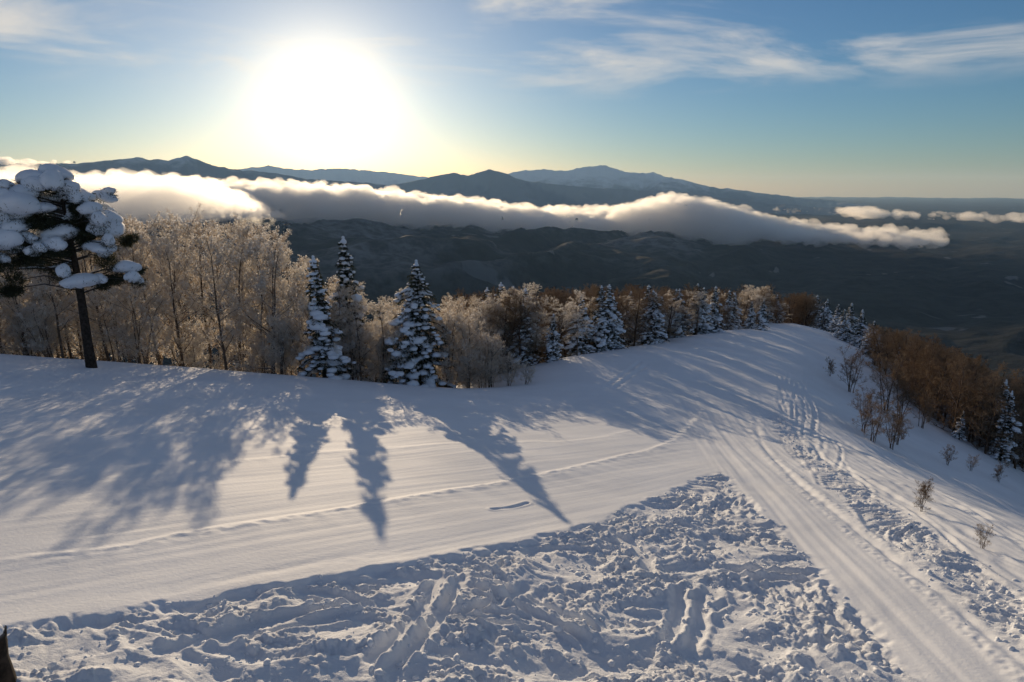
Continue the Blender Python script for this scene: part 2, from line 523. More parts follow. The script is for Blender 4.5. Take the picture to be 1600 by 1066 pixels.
gx, gy = polar(AZ, RR)
shape = gx.shape
gx = gx.ravel(); gy = gy.ravel()
gz = hill(gx, gy)
rel = np.zeros_like(gx)
msk = np.hypot(gx, gy) < 130
rel[msk] = relief(gx[msk], gy[msk])
gz = gz + rel
last = np.hypot(gx, gy) > 200
wgt = sstep(200, 259, np.hypot(gx[last], gy[last]))
gz[last] = gz[last] * (1 - wgt) + country(gx[last], gy[last]) * wgt
V = np.column_stack([gx, gy, gz])
F = ring_faces(len(RR), len(AZ), True)
snowfield = add_object('snow_slope', mesh('snow_slope', V, F, MAT_SNOW))
churn = np.zeros(len(gx), np.float32)
near_ = np.hypot(gx, gy) < 60
lm_ = sstep(-0.02, 0.25, -poly_sd(gx[near_], gy[near_], LUMPS))
vd_, _ = seg_dist(gx[near_], gy[near_], VERGE)
churn[near_] = np.maximum(lm_, sstep(0.9, 0.5, vd_) * 0.8)
att = snowfield.data.attributes.new('churn', 'FLOAT', 'POINT')
att.data.foreach_set('value', churn)
tag(snowfield, 'groomed and churned snow covering the ski slope', kind='structure')

# ------------------------------------------------------------------ valley and its ridges
m, t, b = material('valley_woods')
pos = position(t)
nA = noise_node(t, 0.0011, 6.0, 0.6, pos)
nB = noise_node(t, 0.012, 5.0, 0.65, pos)
geo = N(t, 'ShaderNodeNewGeometry')
spx = N(t, 'ShaderNodeSeparateXYZ'); t.links.new(pos, spx.inputs[0])
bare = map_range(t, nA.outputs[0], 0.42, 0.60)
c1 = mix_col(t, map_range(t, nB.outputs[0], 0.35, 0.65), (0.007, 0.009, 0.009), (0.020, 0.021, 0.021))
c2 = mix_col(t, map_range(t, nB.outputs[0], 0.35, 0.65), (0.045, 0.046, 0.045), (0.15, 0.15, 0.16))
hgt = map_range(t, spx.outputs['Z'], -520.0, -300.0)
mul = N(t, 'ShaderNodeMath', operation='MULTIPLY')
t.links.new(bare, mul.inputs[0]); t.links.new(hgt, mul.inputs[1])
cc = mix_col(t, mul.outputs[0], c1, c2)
# snowed-in fields between the woods on the valley floor
nF = noise_node(t, 0.0038, 3.0, 0.5, pos, 0.8)
cc = mix_col(t, map_range(t, nF.outputs[0], 0.66, 0.70), cc, (0.10, 0.105, 0.115))
t.links.new(cc, b.inputs['Base Color'])
b.inputs['Roughness'].default_value = 0.95
b.inputs['Specular IOR Level'].default_value = 0.05
bp = N(t, 'ShaderNodeBump'); bp.inputs['Strength'].default_value = 0.8; bp.inputs['Distance'].default_value = 14.0
t.links.new(nB.outputs[0], bp.inputs['Height']); t.links.new(bp.outputs[0], b.inputs['Normal'])
MAT_VALLEY = m

AZ2 = np.radians(np.concatenate([np.linspace(-62, 62, 420), np.linspace(62, 298, 80)[1:-1]]))
RR2 = np.concatenate([np.geomspace(258, 1500, 90)[:-1], np.geomspace(1500, 9000, 260)[:-1], np.geomspace(9000, 52000, 40)])
vx, vy = polar(AZ2, RR2)
vz = country(vx, vy)
vz[RR2 > 9000] = np.minimum(vz[RR2 > 9000], VALLEY + 120)
V = np.column_stack([vx.ravel(), vy.ravel(), vz.ravel()])
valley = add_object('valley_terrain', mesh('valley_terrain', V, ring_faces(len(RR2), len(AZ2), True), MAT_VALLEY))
tag(valley, 'dark wooded valley floor and side ridges below the cloud', kind='structure')

# ------------------------------------------------------------------ mountain ranges
def peak_material(name, line, rock=(0.16, 0.175, 0.20), snow=(0.66, 0.69, 0.74)):
    m, t, b = material(name)
    pos = position(t)
    n = noise_node(t, 0.0016, 7.0, 0.65, pos)
    s = N(t, 'ShaderNodeSeparateXYZ'); t.links.new(pos, s.inputs[0])
    a = N(t, 'ShaderNodeMath', operation='MULTIPLY_ADD')
    t.links.new(n.outputs[0], a.inputs[0]); a.inputs[1].default_value = 1100.0; t.links.new(s.outputs['Z'], a.inputs[2])
    f = map_range(t, a.outputs[0], line + 350, line + 900)
    t.links.new(mix_col(t, f, rock, snow), b.inputs['Base Color'])
    b.inputs['Roughness'].default_value = 0.9
    b.inputs['Specular IOR Level'].default_value = 0.05
    return m
def px_dir(px, py):
    u = (px - 800) / 1066.7; v = (py - 533) / 1066.7; p = R(PITCH)
    d = (u, math.cos(p) - v * math.sin(p), -math.sin(p) - v * math.cos(p))
    return math.degrees(math.atan2(d[0], d[1])), d[2] / math.hypot(d[0], d[1])
def mountain_range(name, label, skyline, dist, depth, mat, seed, rough=1.0, n_az=320, n_r=60, bend=0.0):
    az, el = zip(*[px_dir(*p) for p in skyline])
    A = np.radians(np.linspace(az[0], az[-1], n_az))
    q = np.linspace(-1, 1, n_r)
    Aq, Q = np.meshgrid(A, q)
    deg = np.degrees(Aq)
    top = (np.interp(deg, az, el) + 0.0011 * fbm(deg * 1.6, deg * 0 + seed, 4, seed, 0.55)) * dist + CAM_Z
    rr = dist * (1 + bend * (deg - az[0]) / (az[-1] - az[0])) + Q * depth
    top = top * rr.clip(dist * 0.6) / dist
    x = rr * np.sin(Aq); y = rr * np.cos(Aq)
    fall = np.clip(1 - np.abs(Q), 0, 1) ** 1.25
    s = depth / 1.6
    rd = np.minimum(ridged(x / s, y / s, 5, seed, 0.5) - 1.1, 0.12)
    z = VALLEY - 40 + (top - VALLEY + 40) * fall
    z = z + rd * depth * 0.13 * rough * np.clip(np.abs(Q) * 3.2, 0.10, 1) * fall ** 0.5
    ends = np.minimum(sstep(0, 0.06, (deg - az[0]) / (az[-1] - az[0])), sstep(1, 0.94, (deg - az[0]) / (az[-1] - az[0])))
    z = VALLEY - 40 + (z - VALLEY + 40) * np.clip(ends + 0.0, 0, 1)
    V = np.column_stack([x.ravel(), y.ravel(), z.ravel()])
    o = add_object(name, mesh(name, V, ring_faces(n_r, n_az, False), mat))
    return tag(o, label, kind='structure')
PK_FAR = peak_material('far_peak_snow', 100)
PK_NEAR = peak_material('near_ridge_woods', 600)
mountain_range('mountain_range', 'blue forested twin-peaked mountain rising from the cloud beneath the glow',
               [(-160, 262), (-60, 256), (40, 252), (120, 254), (160, 250), (190, 247), (215, 244), (232, 247), (262, 249), (275, 245), (292, 242), (306, 247),
                (330, 256), (356, 262), (400, 266), (440, 271), (480, 279), (560, 284), (640, 292)], 15500, 2600, PK_NEAR, 101)
mountain_range('mountain_range', 'pale hazy mountain chain right under the sun glare on the horizon',
               [(340, 268), (390, 261), (420, 258), (445, 262), (480, 265), (520, 262), (545, 263), (600, 268), (650, 274), (690, 280), (760, 290)], 30000, 3600, PK_FAR, 111)
mountain_range('mountain_range', 'long snow-capped blue mountain range beyond the cloud bank',
               [(700, 285), (770, 276), (800, 269), (822, 264), (850, 262), (885, 265), (915, 260), (945, 257), (962, 262), (985, 267), (1010, 269), (1022, 268),
                (1040, 276), (1062, 279), (1090, 285), (1120, 292), (1150, 296), (1180, 300), (1215, 302), (1250, 308), (1300, 313), (1340, 319), (1380, 326), (1420, 333), (1500, 342)],
               24000, 4200, PK_FAR, 121, 1.1)
mountain_range('mountain_range', 'darker wooded foothill range in front of the snowy peaks',
               [(560, 300), (615, 287), (660, 279), (690, 272), (708, 269), (730, 273), (748, 268), (766, 263), (790, 270), (820, 280), (870, 288), (930, 292), (1000, 297), (1060, 300),
                (1140, 310), (1220, 318), (1300, 326), (1400, 336), (1500, 345)], 17000, 2600, PK_NEAR, 131)
mountain_range('mountain_range', 'low far hills on the horizon past the end of the cloud bank',
               [(1150, 345), (1250, 338), (1350, 332), (1450, 336), (1550, 338), (1640, 340), (1760, 336), (1900, 340)], 30000, 3500, PK_NEAR, 141)

# ------------------------------------------------------------------ sea of cloud
def ico(sub):
    import bmesh
    bm = bmesh.new()
    bmesh.ops.create_icosphere(bm, subdivisions=sub, radius=1.0)
    V = np.array([v.co[:] for v in bm.verts]); F = np.array([[v.index for v in f.verts] for f in bm.faces])
    bm.free()
    return V, F
ICO1, ICO2, ICO3 = ico(1), ico(2), ico(3)
def blobs(centres, radii, unit, squash=(1, 1, 1), seed=0, jitter=0.0):
    """many copies of a unit shape as one vertex/face array"""
    UV, UF = unit
    n = len(centres)
    g = np.random.default_rng(seed)
    V = UV[None] * (1 + jitter * g.uniform(-1, 1, (n, len(UV), 1)))
    a = g.uniform(0, 2 * np.pi, n)
    ca, sa = np.cos(a)[:, None], np.sin(a)[:, None]
    V = np.stack([V[..., 0] * ca - V[..., 1] * sa, V[..., 0] * sa + V[..., 1] * ca, V[..., 2]], -1)
    rad = np.asarray(radii)
    if rad.ndim == 1:
        rad = rad[:, None] * np.asarray(squash)[None]
    V = V * rad[:, None, :] + np.asarray(centres)[:, None, :]
    F = UF[None] + (np.arange(n) * len(UV))[:, None, None]
    return V.reshape(-1, 3), F.reshape(-1, UF.shape[1])
def cloud_material(name, density, aniso=0.55):
    m = bpy.data.materials.new(name)
    m.use_nodes = True
    t = m.node_tree
    t.nodes.clear()
    o = N(t, 'ShaderNodeOutputMaterial')
    v = N(t, 'ShaderNodeVolumePrincipled')
    v.inputs['Color'].default_value = (0.996, 0.996, 0.996, 1)
    v.inputs['Density'].default_value = density
    v.inputs['Anisotropy'].default_value = aniso
    t.links.new(v.outputs[0], o.inputs['Volume'])
    return m
def cloud(name, label, centres, radii, voxel, mat, puff=None, seed=0, squash=(1.25, 1.25, 0.8)):
    g = np.random.default_rng(seed + 50)
    k = 6                                          # smaller puffs budding from the big ones
    d = g.normal(0, 1, (len(centres), k, 3)); d[..., 2] = np.abs(d[..., 2]) * 0.8
    d /= np.linalg.norm(d, axis=-1, keepdims=True)
    bud = centres[:, None] + d * radii[:, None, None] * np.array([1.1, 1.1, 0.75])
    centres = np.vstack([centres, bud.reshape(-1, 3)])
    radii = np.concatenate([radii, (radii[:, None] * g.uniform(0.28, 0.5, (len(radii), k))).ravel()])
    V, F = blobs(centres, radii, ICO2, squash, seed)
    me = mesh(name + '_puffs', V, F, None)
    o = bpy.data.objects.new(name, me)
    scene.collection.objects.link(o)
    rm = o.modifiers.new('union', 'REMESH')
    rm.mode = 'VOXEL'; rm.voxel_size = voxel
    for k, (sc_, st) in enumerate(puff or ((170.0, 130.0), (60.0, 55.0), (24.0, 20.0))):
        tx = bpy.data.textures.new('billow', 'CLOUDS')
        tx.noise_scale = sc_; tx.noise_depth = 3; tx.noise_basis = 'IMPROVED_PERLIN'
        d = o.modifiers.new('billow', 'DISPLACE')
        d.texture = tx; d.texture_coords = 'GLOBAL'; d.strength = st; d.mid_level = 0.5
    dg = bpy.context.evaluated_depsgraph_get()
    me2 = bpy.data.meshes.new_from_object(o.evaluated_get(dg))
    o.modifiers.clear()
    o.data = me2
    bpy.data.meshes.remove(me)
    me2.name = name
    me2.materials.clear(); me2.materials.append(mat)
    return tag(o, label, kind='stuff')
def at(px, py, dist):
    a, e = px_dir(px, py)
    return (dist * math.sin(R(a)), dist * math.cos(R(a)), CAM_Z + e * dist)
def bank(track, n, seed, deep, rmin, rmax, base_fade=0.5):
    """puffs heaped along a track of (px, top py, base py, distance)"""
    g = np.random.default_rng(seed)
    tr = np.array(track, float)
    s = g.uniform(0, 1, n) * (len(tr) - 1)
    idx = np.arange(len(tr))
    C = []; Rd = []
    for q in s:
        px = np.interp(q, idx, tr[:, 0]); t_ = np.interp(q, idx, tr[:, 1]); b_ = np.interp(q, idx, tr[:, 2]); d_ = np.interp(q, idx, tr[:, 3])
        dd = d_ + g.uniform(0, 1) * deep
        top = np.array(at(px, t_, d_)); bot = np.array(at(px, b_, d_))
        H = top[2] - bot[2]
        rad = g.uniform(rmin, rmax) * min(1.0, H / 260.0)
        rad = min(rad, H * 0.5)
        f = g.uniform(0, 1) ** 0.8
        z = bot[2] + rad * 0.6 + f * max(H - rad * 1.4, 1)
        a = math.atan2(top[0], top[1])
        C.append((dd * math.sin(a), dd * math.cos(a), z)); Rd.append(rad)
    return np.array(C), np.array(Rd)
CLOUD = cloud_material('cloud_water', 0.0075)
WISP = cloud_material('cloud_wisp', 0.0034, 0.6)
main_track = [(150, 268, 320, 7400), (230, 272, 330, 7200), (310, 278, 340, 6900), (395, 284, 350, 6600), (480, 283, 350, 6300), (560, 286, 352, 6100), (640, 295, 354, 6000), (720, 305, 358, 6000), (800, 314, 364, 6100),
              (870, 321, 368, 6100), (930, 320, 370, 6000), (985, 313, 368, 5900), (1030, 303, 370, 5800), (1052, 297, 370, 5800), (1080, 306, 370, 5800),
              (1120, 314, 372, 5700), (1170, 330, 374, 5700), (1230, 344, 376, 5600), (1290, 352, 378, 5600), (1350, 356, 380, 5500), (1420, 360, 383, 5500), (1470, 366, 384, 5500)]
main_track = [(a_, b_ + 9 * min(1, max(0, (a_ - 450) / 200)), c_ + 6 * min(1, max(0, (a_ - 350) / 200)), d_) for a_, b_, c_, d_ in main_track]
C, Rd = bank(main_track, 1300, 1, 1500, 60, 180)
cloud('cloud_bank', 'long rolling cloud bank with dark underside lying across the valley', C, Rd, 13.5, CLOUD, ((320.0, 160.0), (120.0, 120.0), (42.0, 50.0)), 1)
C, Rd = bank([(a_, b_ - 6, (b_ + c_) / 2, d_ - 120) for a_, b_, c_, d_ in main_track], 230, 21, 500, 14, 46)
cloud('cloud_wisp', 'torn shreds of cloud hanging along the front of the long cloud bank', C, Rd, 8.0, cloud_material('cloud_shred', 0.0045, 0.6), ((60.0, 60.0), (22.0, 24.0)), 21, (1.6, 1.2, 0.8))
left_track = [(-180, 264, 352, 4200), (-60, 262, 356, 4100), (40, 262, 358, 4000), (130, 260, 358, 4000), (210, 266, 358, 4000), (290, 274, 356, 4000), (340, 288, 352, 4300), (375, 304, 350, 4500), (405, 318, 348, 4700), (430, 330, 346, 4900), (452, 338, 345, 5000)]
C, Rd = bank(left_track, 700, 2, 3600, 60, 150)
cloud('cloud_bank', 'bright sunlit sea of cloud behind the snowy pine', C, Rd, 18.0, cloud_material('cloud_thin', 0.0030, 0.65), ((400.0, 200.0), (140.0, 110.0), (45.0, 36.0)), 2)
C, Rd = bank([(300, 322, 346, 2700), (340, 322, 352, 2600), (385, 318, 358, 2500), (420, 336, 370, 2400), (455, 350, 376, 2400)], 80, 3, 500, 22, 45)
cloud('cloud_wisp', 'torn golden wisp of cloud drifting over the birch tops', C, Rd, 10.0, WISP, ((50.0, 40.0), (18.0, 14.0)), 3)
C, Rd = bank([(-160, 244, 256, 13500), (-40, 242, 258, 13400), (60, 246, 256, 13200), (120, 250, 256, 13000)], 120, 4, 1500, 80, 160)
cloud('cloud_bank', 'flat cloud layer lapping round the mountain at the far edge', C, Rd, 45.0, CLOUD, ((220.0, 110.0), (80.0, 40.0)), 4)
C, Rd = bank([(1200, 326, 334, 12000), (1300, 328, 336, 12000), (1345, 322, 346, 11000), (1375, 330, 346, 11000), (1440, 333, 345, 11500), (1530, 334, 352, 11000), (1620, 338, 356, 10800), (1750, 338, 360, 10500)], 260, 5, 2500, 60, 150)
cloud('cloud_bank', 'scattered low clouds past the end of the long bank', C, Rd, 45.0, WISP, ((220.0, 120.0), (80.0, 40.0)), 5)
C, Rd = bank([(440, 300, 318, 16000), (560, 302, 316, 16000), (700, 306, 318, 16000)], 140, 6, 8000, 120, 220)

# ------------------------------------------------------------------ air
def box(name, lo, hi, mat):
    V = np.array([[x, y, z] for z in (lo[2], hi[2]) for y in (lo[1], hi[1]) for x in (lo[0], hi[0])], float)
    F = np.array([[0, 2, 3, 1], [4, 5, 7, 6], [0, 1, 5, 4], [2, 6, 7, 3], [0, 4, 6, 2], [1, 3, 7, 5]])
    return add_object(name, mesh(name, V, F, mat, False))
m = bpy.data.materials.new('haze_air')
m.use_nodes = True
t = m.node_tree
t.nodes.clear()
o_ = N(t, 'ShaderNodeOutputMaterial')
v_ = N(t, 'ShaderNodeVolumePrincipled')
v_.inputs['Color'].default_value = (0.34, 0.60, 1.0, 1)
v_.inputs['Absorption Color'].default_value = (1, 1, 1, 1)
v_.inputs['Density'].default_value = 1.9e-5
v_.inputs['Anisotropy'].default_value = 0.2
t.links.new(v_.outputs[0], o_.inputs['Volume'])
lows, highs = [], []
for o in scene.objects:
    if o.type == 'MESH':
        co = np.empty(len(o.data.vertices) * 3, np.float32)
        o.data.vertices.foreach_get('co', co)
        lows.append(co[2::3].min()); highs.append(co[2::3].max())
haze = box('haze', (-53000, -53000, float(min(lows)) - 1.0), (53000, 53000, float(max(highs)) + 2.0), m)
tag(haze, kind='stuff')

# ------------------------------------------------------------------ wood, needles, frost
def bark_material(name, dark, light, snow_amt=0.5, scale=9.0):
    m, t, b = material(name)
    pos = N(t, 'ShaderNodeTexCoord').outputs['Object']
    n = noise_node(t, scale, 5.0, 0.65, pos)
    c = mix_col(t, map_range(t, n.outputs[0], 0.35, 0.65), dark, light)
    g = N(t, 'ShaderNodeNewGeometry')
    s = N(t, 'ShaderNodeSeparateXYZ'); t.links.new(g.outputs['Normal'], s.inputs[0])
    f = map_range(t, s.outputs['Z'], 0.25, 0.6, 0.0, snow_amt)
    t.links.new(mix_col(t, f, c, (0.80, 0.81, 0.84)), b.inputs['Base Color'])
    b.inputs['Roughness'].default_value = 0.85
    b.inputs['Specular IOR Level'].default_value = 0.15
    return m
def thin_material(name, a, bcol, trans=0.45, scale=3.0):
    """twigs, frost, needles: thin enough that low sun glows through"""
    m, t, b = material(name)
    oi = N(t, 'ShaderNodeObjectInfo')
    pos = N(t, 'ShaderNodeTexCoord').outputs['Object']
    n = noise_node(t, scale, 3.0, 0.6, pos)
    ad = N(t, 'ShaderNodeMath', operation='MULTIPLY_ADD')
    t.links.new(oi.outputs['Random'], ad.inputs[0]); ad.inputs[1].default_value = 0.25; t.links.new(n.outputs[0], ad.inputs[2])
    c = mix_col(t, map_range(t, ad.outputs[0], 0.42, 0.85), a, bcol)
    t.links.new(c, b.inputs['Base Color'])
    b.inputs['Roughness'].default_value = 0.7
    b.inputs['Specular IOR Level'].default_value = 0.25
    tr = N(t, 'ShaderNodeBsdfTranslucent'); t.links.new(c, tr.inputs['Color'])
    mx = N(t, 'ShaderNodeMixShader'); mx.inputs[0].default_value = trans
    t.links.new(b.outputs[0], mx.inputs[1]); t.links.new(tr.outputs[0], mx.inputs[2])
    t.links.new(mx.outputs[0], t.nodes['Material Output'].inputs['Surface'])
    return m
BARK_PINE = bark_material('pine_bark', (0.022, 0.017, 0.013), (0.06, 0.045, 0.035), 0.25)
BARK_SPRUCE = bark_material('spruce_bark', (0.025, 0.018, 0.013), (0.055, 0.042, 0.032), 0.3)
BARK_BIRCH = bark_material('birch_bark', (0.07, 0.052, 0.04), (0.19, 0.15, 0.12), 0.55)
BARK_BROWN = bark_material('brown_bark', (0.05, 0.033, 0.023), (0.12, 0.08, 0.055), 0.25)
TWIG_FROST = thin_material('frosted_twig', (0.72, 0.60, 0.46), (0.94, 0.89, 0.81), 0.68)
TWIG_BROWN = thin_material('brown_twig', (0.25, 0.175, 0.115), (0.46, 0.36, 0.25), 0.55)
FROST = thin_material('rime_frost', (0.80, 0.77, 0.73), (0.90, 0.89, 0.88), 0.6)
NEEDLE = thin_material('spruce_needle', (0.018, 0.028, 0.016), (0.05, 0.055, 0.028), 0.25)

def tubes(P0, P1, R0, R1, k=3):
    P0 = np.asarray(P0, float); P1 = np.asarray(P1, float)
    n = len(P0)
    R0 = np.broadcast_to(R0, n); R1 = np.broadcast_to(R1, n)
    d = P1 - P0
    d = d / np.maximum(np.linalg.norm(d, axis=1, keepdims=True), 1e-9)
    ref = np.where(np.abs(d[:, 2:3]) > 0.9, [[1.0, 0, 0]], [[0, 0, 1.0]])
    a = np.cross(d, ref); a /= np.linalg.norm(a, axis=1, keepdims=True)
    b_ = np.cross(d, a)
    th = np.arange(k) * 2 * np.pi / k
    ring = a[:, None] * np.cos(th)[None, :, None] + b_[:, None] * np.sin(th)[None, :, None]
    V = np.concatenate([P0[:, None] + ring * R0[:, None, None], P1[:, None] + ring * R1[:, None, None]], 1).reshape(-1, 3)
    j = np.arange(k); jn = (j + 1) % k
    f = np.stack([j, jn, k + jn, k + j], -1)
    F = (f[None] + (np.arange(n) * 2 * k)[:, None, None]).reshape(-1, 4)
    return V, F
def polytube(pts, rad, k=8):
    """one continuous tapered tube with a closed tip"""
    pts = np.asarray(pts, float); n = len(pts)
    tg = np.gradient(pts, axis=0); tg /= np.linalg.norm(tg, axis=1, keepdims=True)
    ref = np.array([1.0, 0.13, 0])
    a = np.cross(tg, ref); a /= np.linalg.norm(a, axis=1, keepdims=True)
    b_ = np.cross(tg, a)
    th = np.arange(k) * 2 * np.pi / k
    V = (pts[:, None] + (a[:, None] * np.cos(th)[None, :, None] + b_[:, None] * np.sin(th)[None, :, None]) * np.asarray(rad)[:, None, None]).reshape(-1, 3)
    F = ring_faces(n, k, True)
    top = np.array([[(n - 1) * k + j, (n - 1) * k + (j + 1) % k, (n - 1) * k + k // 2, (n - 1) * k + k // 2] for j in range(k)])
    return V, F
def join(parts):
    Vs, Fs, o = [], [], 0
    for V, F in parts:
        if F.shape[1] == 3:
            F = np.column_stack([F, F[:, 2]])
        Vs.append(V); Fs.append(F + o); o += len(V)
    return np.vstack(Vs), np.vstack(Fs)
def mesh34(name, V, F, mat, smooth=True):
    """faces padded to four corners; repeats in the last corner are triangles"""
    tri = F[:, 2] == F[:, 3]
    me = bpy.data.meshes.new(name)
    Vq = np.ascontiguousarray(V, np.float32)
    me.vertices.add(len(Vq)); me.vertices.foreach_set('co', Vq.ravel())
    cnt = np.where(tri, 3, 4)
    st = np.concatenate([[0], np.cumsum(cnt)[:-1]]).astype(np.int32)
    keep = np.ones(F.shape, bool); keep[tri, 3] = False
    lv = F[keep].astype(np.int32)
    me.loops.add(len(lv)); me.loops.foreach_set('vertex_index', lv)
    me.polygons.add(len(F)); me.polygons.foreach_set('loop_start', st)
    me.polygons.foreach_set('use_smooth', np.full(len(F), smooth, bool))
    me.update(calc_edges=True)
    me.materials.append(mat)
    return me
def unit(v):
    return v / np.maximum(np.linalg.norm(v, axis=-1, keepdims=True), 1e-9)

def grow(g, P, D, L, Rad, n_child, ratio, spread, up, segs=2, t0=0.25, curl=0.12):
    """one level of branching for all parents at once -> segments, and child (start, direction, length, radius)"""
    n = len(P)
    nodes = [P]; d = D
    for s in range(segs):
        d = unit(d + g.normal(0, curl, (n, 3)) + np.array([0, 0, up * 0.3]))
        nodes.append(nodes[-1] + d * (L / segs)[:, None])
    nodes = np.stack(nodes, 1)
    rr = Rad[:, None] * np.linspace(1, 0.45, segs + 1)[None]
    S = [(nodes[:, i], nodes[:, i + 1], rr[:, i], rr[:, i + 1]) for i in range(segs)]
    if not n_child:
        return S, None
    t = t0 + (1 - t0) * ((np.arange(n_child)[None] + g.uniform(0, 1, (n, n_child))) / n_child)
    q = np.clip(t * segs, 0, segs - 1e-4); i = q.astype(int); f = (q - i)[..., None]
    r_ = np.arange(n)[:, None]
    cp = nodes[r_, i] * (1 - f) + nodes[r_, i + 1] * f
    pd = unit(nodes[r_, i + 1] - nodes[r_, i])
    cd = unit(pd * (1 - spread) + unit(g.normal(0, 1, (n, n_child, 3))) * spread * 1.25 + np.array([0, 0, up]))
    cl = L[:, None] * ratio * g.uniform(0.6, 1.25, (n, n_child)) * (1.15 - 0.55 * t)
    cr = Rad[:, None] * 0.5 * np.ones((1, n_child))
    return S, (cp.reshape(-1, 3), cd.reshape(-1, 3), cl.ravel(), cr.ravel())
def broadleaf(name, seed, h, crown0=0.15, n1=26, n2=7, n3=6, n4=4, wide=0.34, frost=5200, stems=1, bark=None, twig=None, lean=0.05, up=0.22, fine=0.008):
    """bare winter tree -> {part: mesh}"""
    g = np.random.default_rng(seed)
    wood = []; T = []
    for s in range(stems):
        n = 11
        zz = np.linspace(0, 1, n)
        hh = h * (1 if s == 0 else g.uniform(0.65, 0.95))
        dirx = g.normal(0, lean + 0.10 * (stems > 1), 2)
        wob = np.cumsum(g.normal(0, 0.012 * hh, (n, 2)), 0)
        pts = np.column_stack([dirx[0] * zz * hh + wob[:, 0] * zz, dirx[1] * zz * hh + wob[:, 1] * zz, zz * hh])
        if s:
            pts[:, :2] += g.normal(0, 0.18, 2)
        pts[0, 2] = -0.6
        r0 = 0.0105 * hh / (1 + 0.35 * (stems > 1))
        wood.append(polytube(pts, r0 * (1.0 - 0.9 * zz) + 0.006, 6))
        k = n1 // stems
        t = crown0 + (0.97 - crown0) * ((np.arange(k) + g.uniform(0, 1, k)) / k)
        q = t * (n - 1); i = np.minimum(q.astype(int), n - 2); f = (q - i)[:, None]
        P = pts[i] * (1 - f) + pts[i + 1] * f
        a = g.uniform(0, 2 * np.pi, k)
        el = g.uniform(0.15, 0.9, k) + 0.35 * t
        D = np.column_stack([np.cos(a) * np.cos(el), np.sin(a) * np.cos(el), np.sin(el)])
        env = np.sin(np.clip((t - crown0) / (1 - crown0), 0, 1) * np.pi * 0.62 + 0.85)
        L = hh * wide * env * g.uniform(0.7, 1.2, k) + 0.35
        T.append((P, D, L, np.maximum(r0 * (1 - t) * 0.55, 0.012)))
    P, D, L, Rd_ = [np.concatenate(z) for z in zip(*T)]
    S1, c1_ = grow(g, P, D, L, Rd_, n2, 0.45, 0.55, up, 3)
    S2, c2_ = grow(g, *c1_, n3, 0.50, 0.6, up * 0.8, 2)
    S3, c3_ = grow(g, c2_[0], c2_[1], np.maximum(c2_[2], 0.16), np.full(len(c2_[2]), fine), n4, 0.62, 0.6, up * 0.6, 2)
    S4, _ = grow(g, c3_[0], c3_[1], np.maximum(c3_[2], 0.10), np.full(len(c3_[2]), fine * 0.8), 0, 0, 0, 0.05, 1)
    wood += [tubes(a, b_, np.maximum(r, 0.011), np.maximum(q, 0.008), 4) for a, b_, r, q in S1]
    tw = [tubes(a, b_, np.maximum(r, fine), np.maximum(q, fine * 0.8)) for a, b_, r, q in S2] + [tubes(a, b_, r, q) for a, b_, r, q in S3] + [tubes(a, b_, r, q) for a, b_, r, q in S4]
    out = {'trunk': mesh34(name + '_trunk', *join(wood), bark), 'crown': mesh34(name + '_crown', *join(tw), twig)}
    if frost:
        tip = S4[0][1]
        c_ = tip[g.integers(0, len(tip), frost)]
        a = unit(g.normal(0, 1, (frost, 3))) * g.uniform(0.012, 0.045, (frost, 1)); b_ = unit(g.normal(0, 1, (frost, 3))) * g.uniform(0.012, 0.045, (frost, 1))
        V = np.stack([c_ - a, c_ + a + b_, c_ + a - b_], 1).reshape(-1, 3)
        F = np.arange(frost * 3).reshape(-1, 3)
        out['frost'] = mesh(name + '_frost', V, F, FROST, False)
    return out
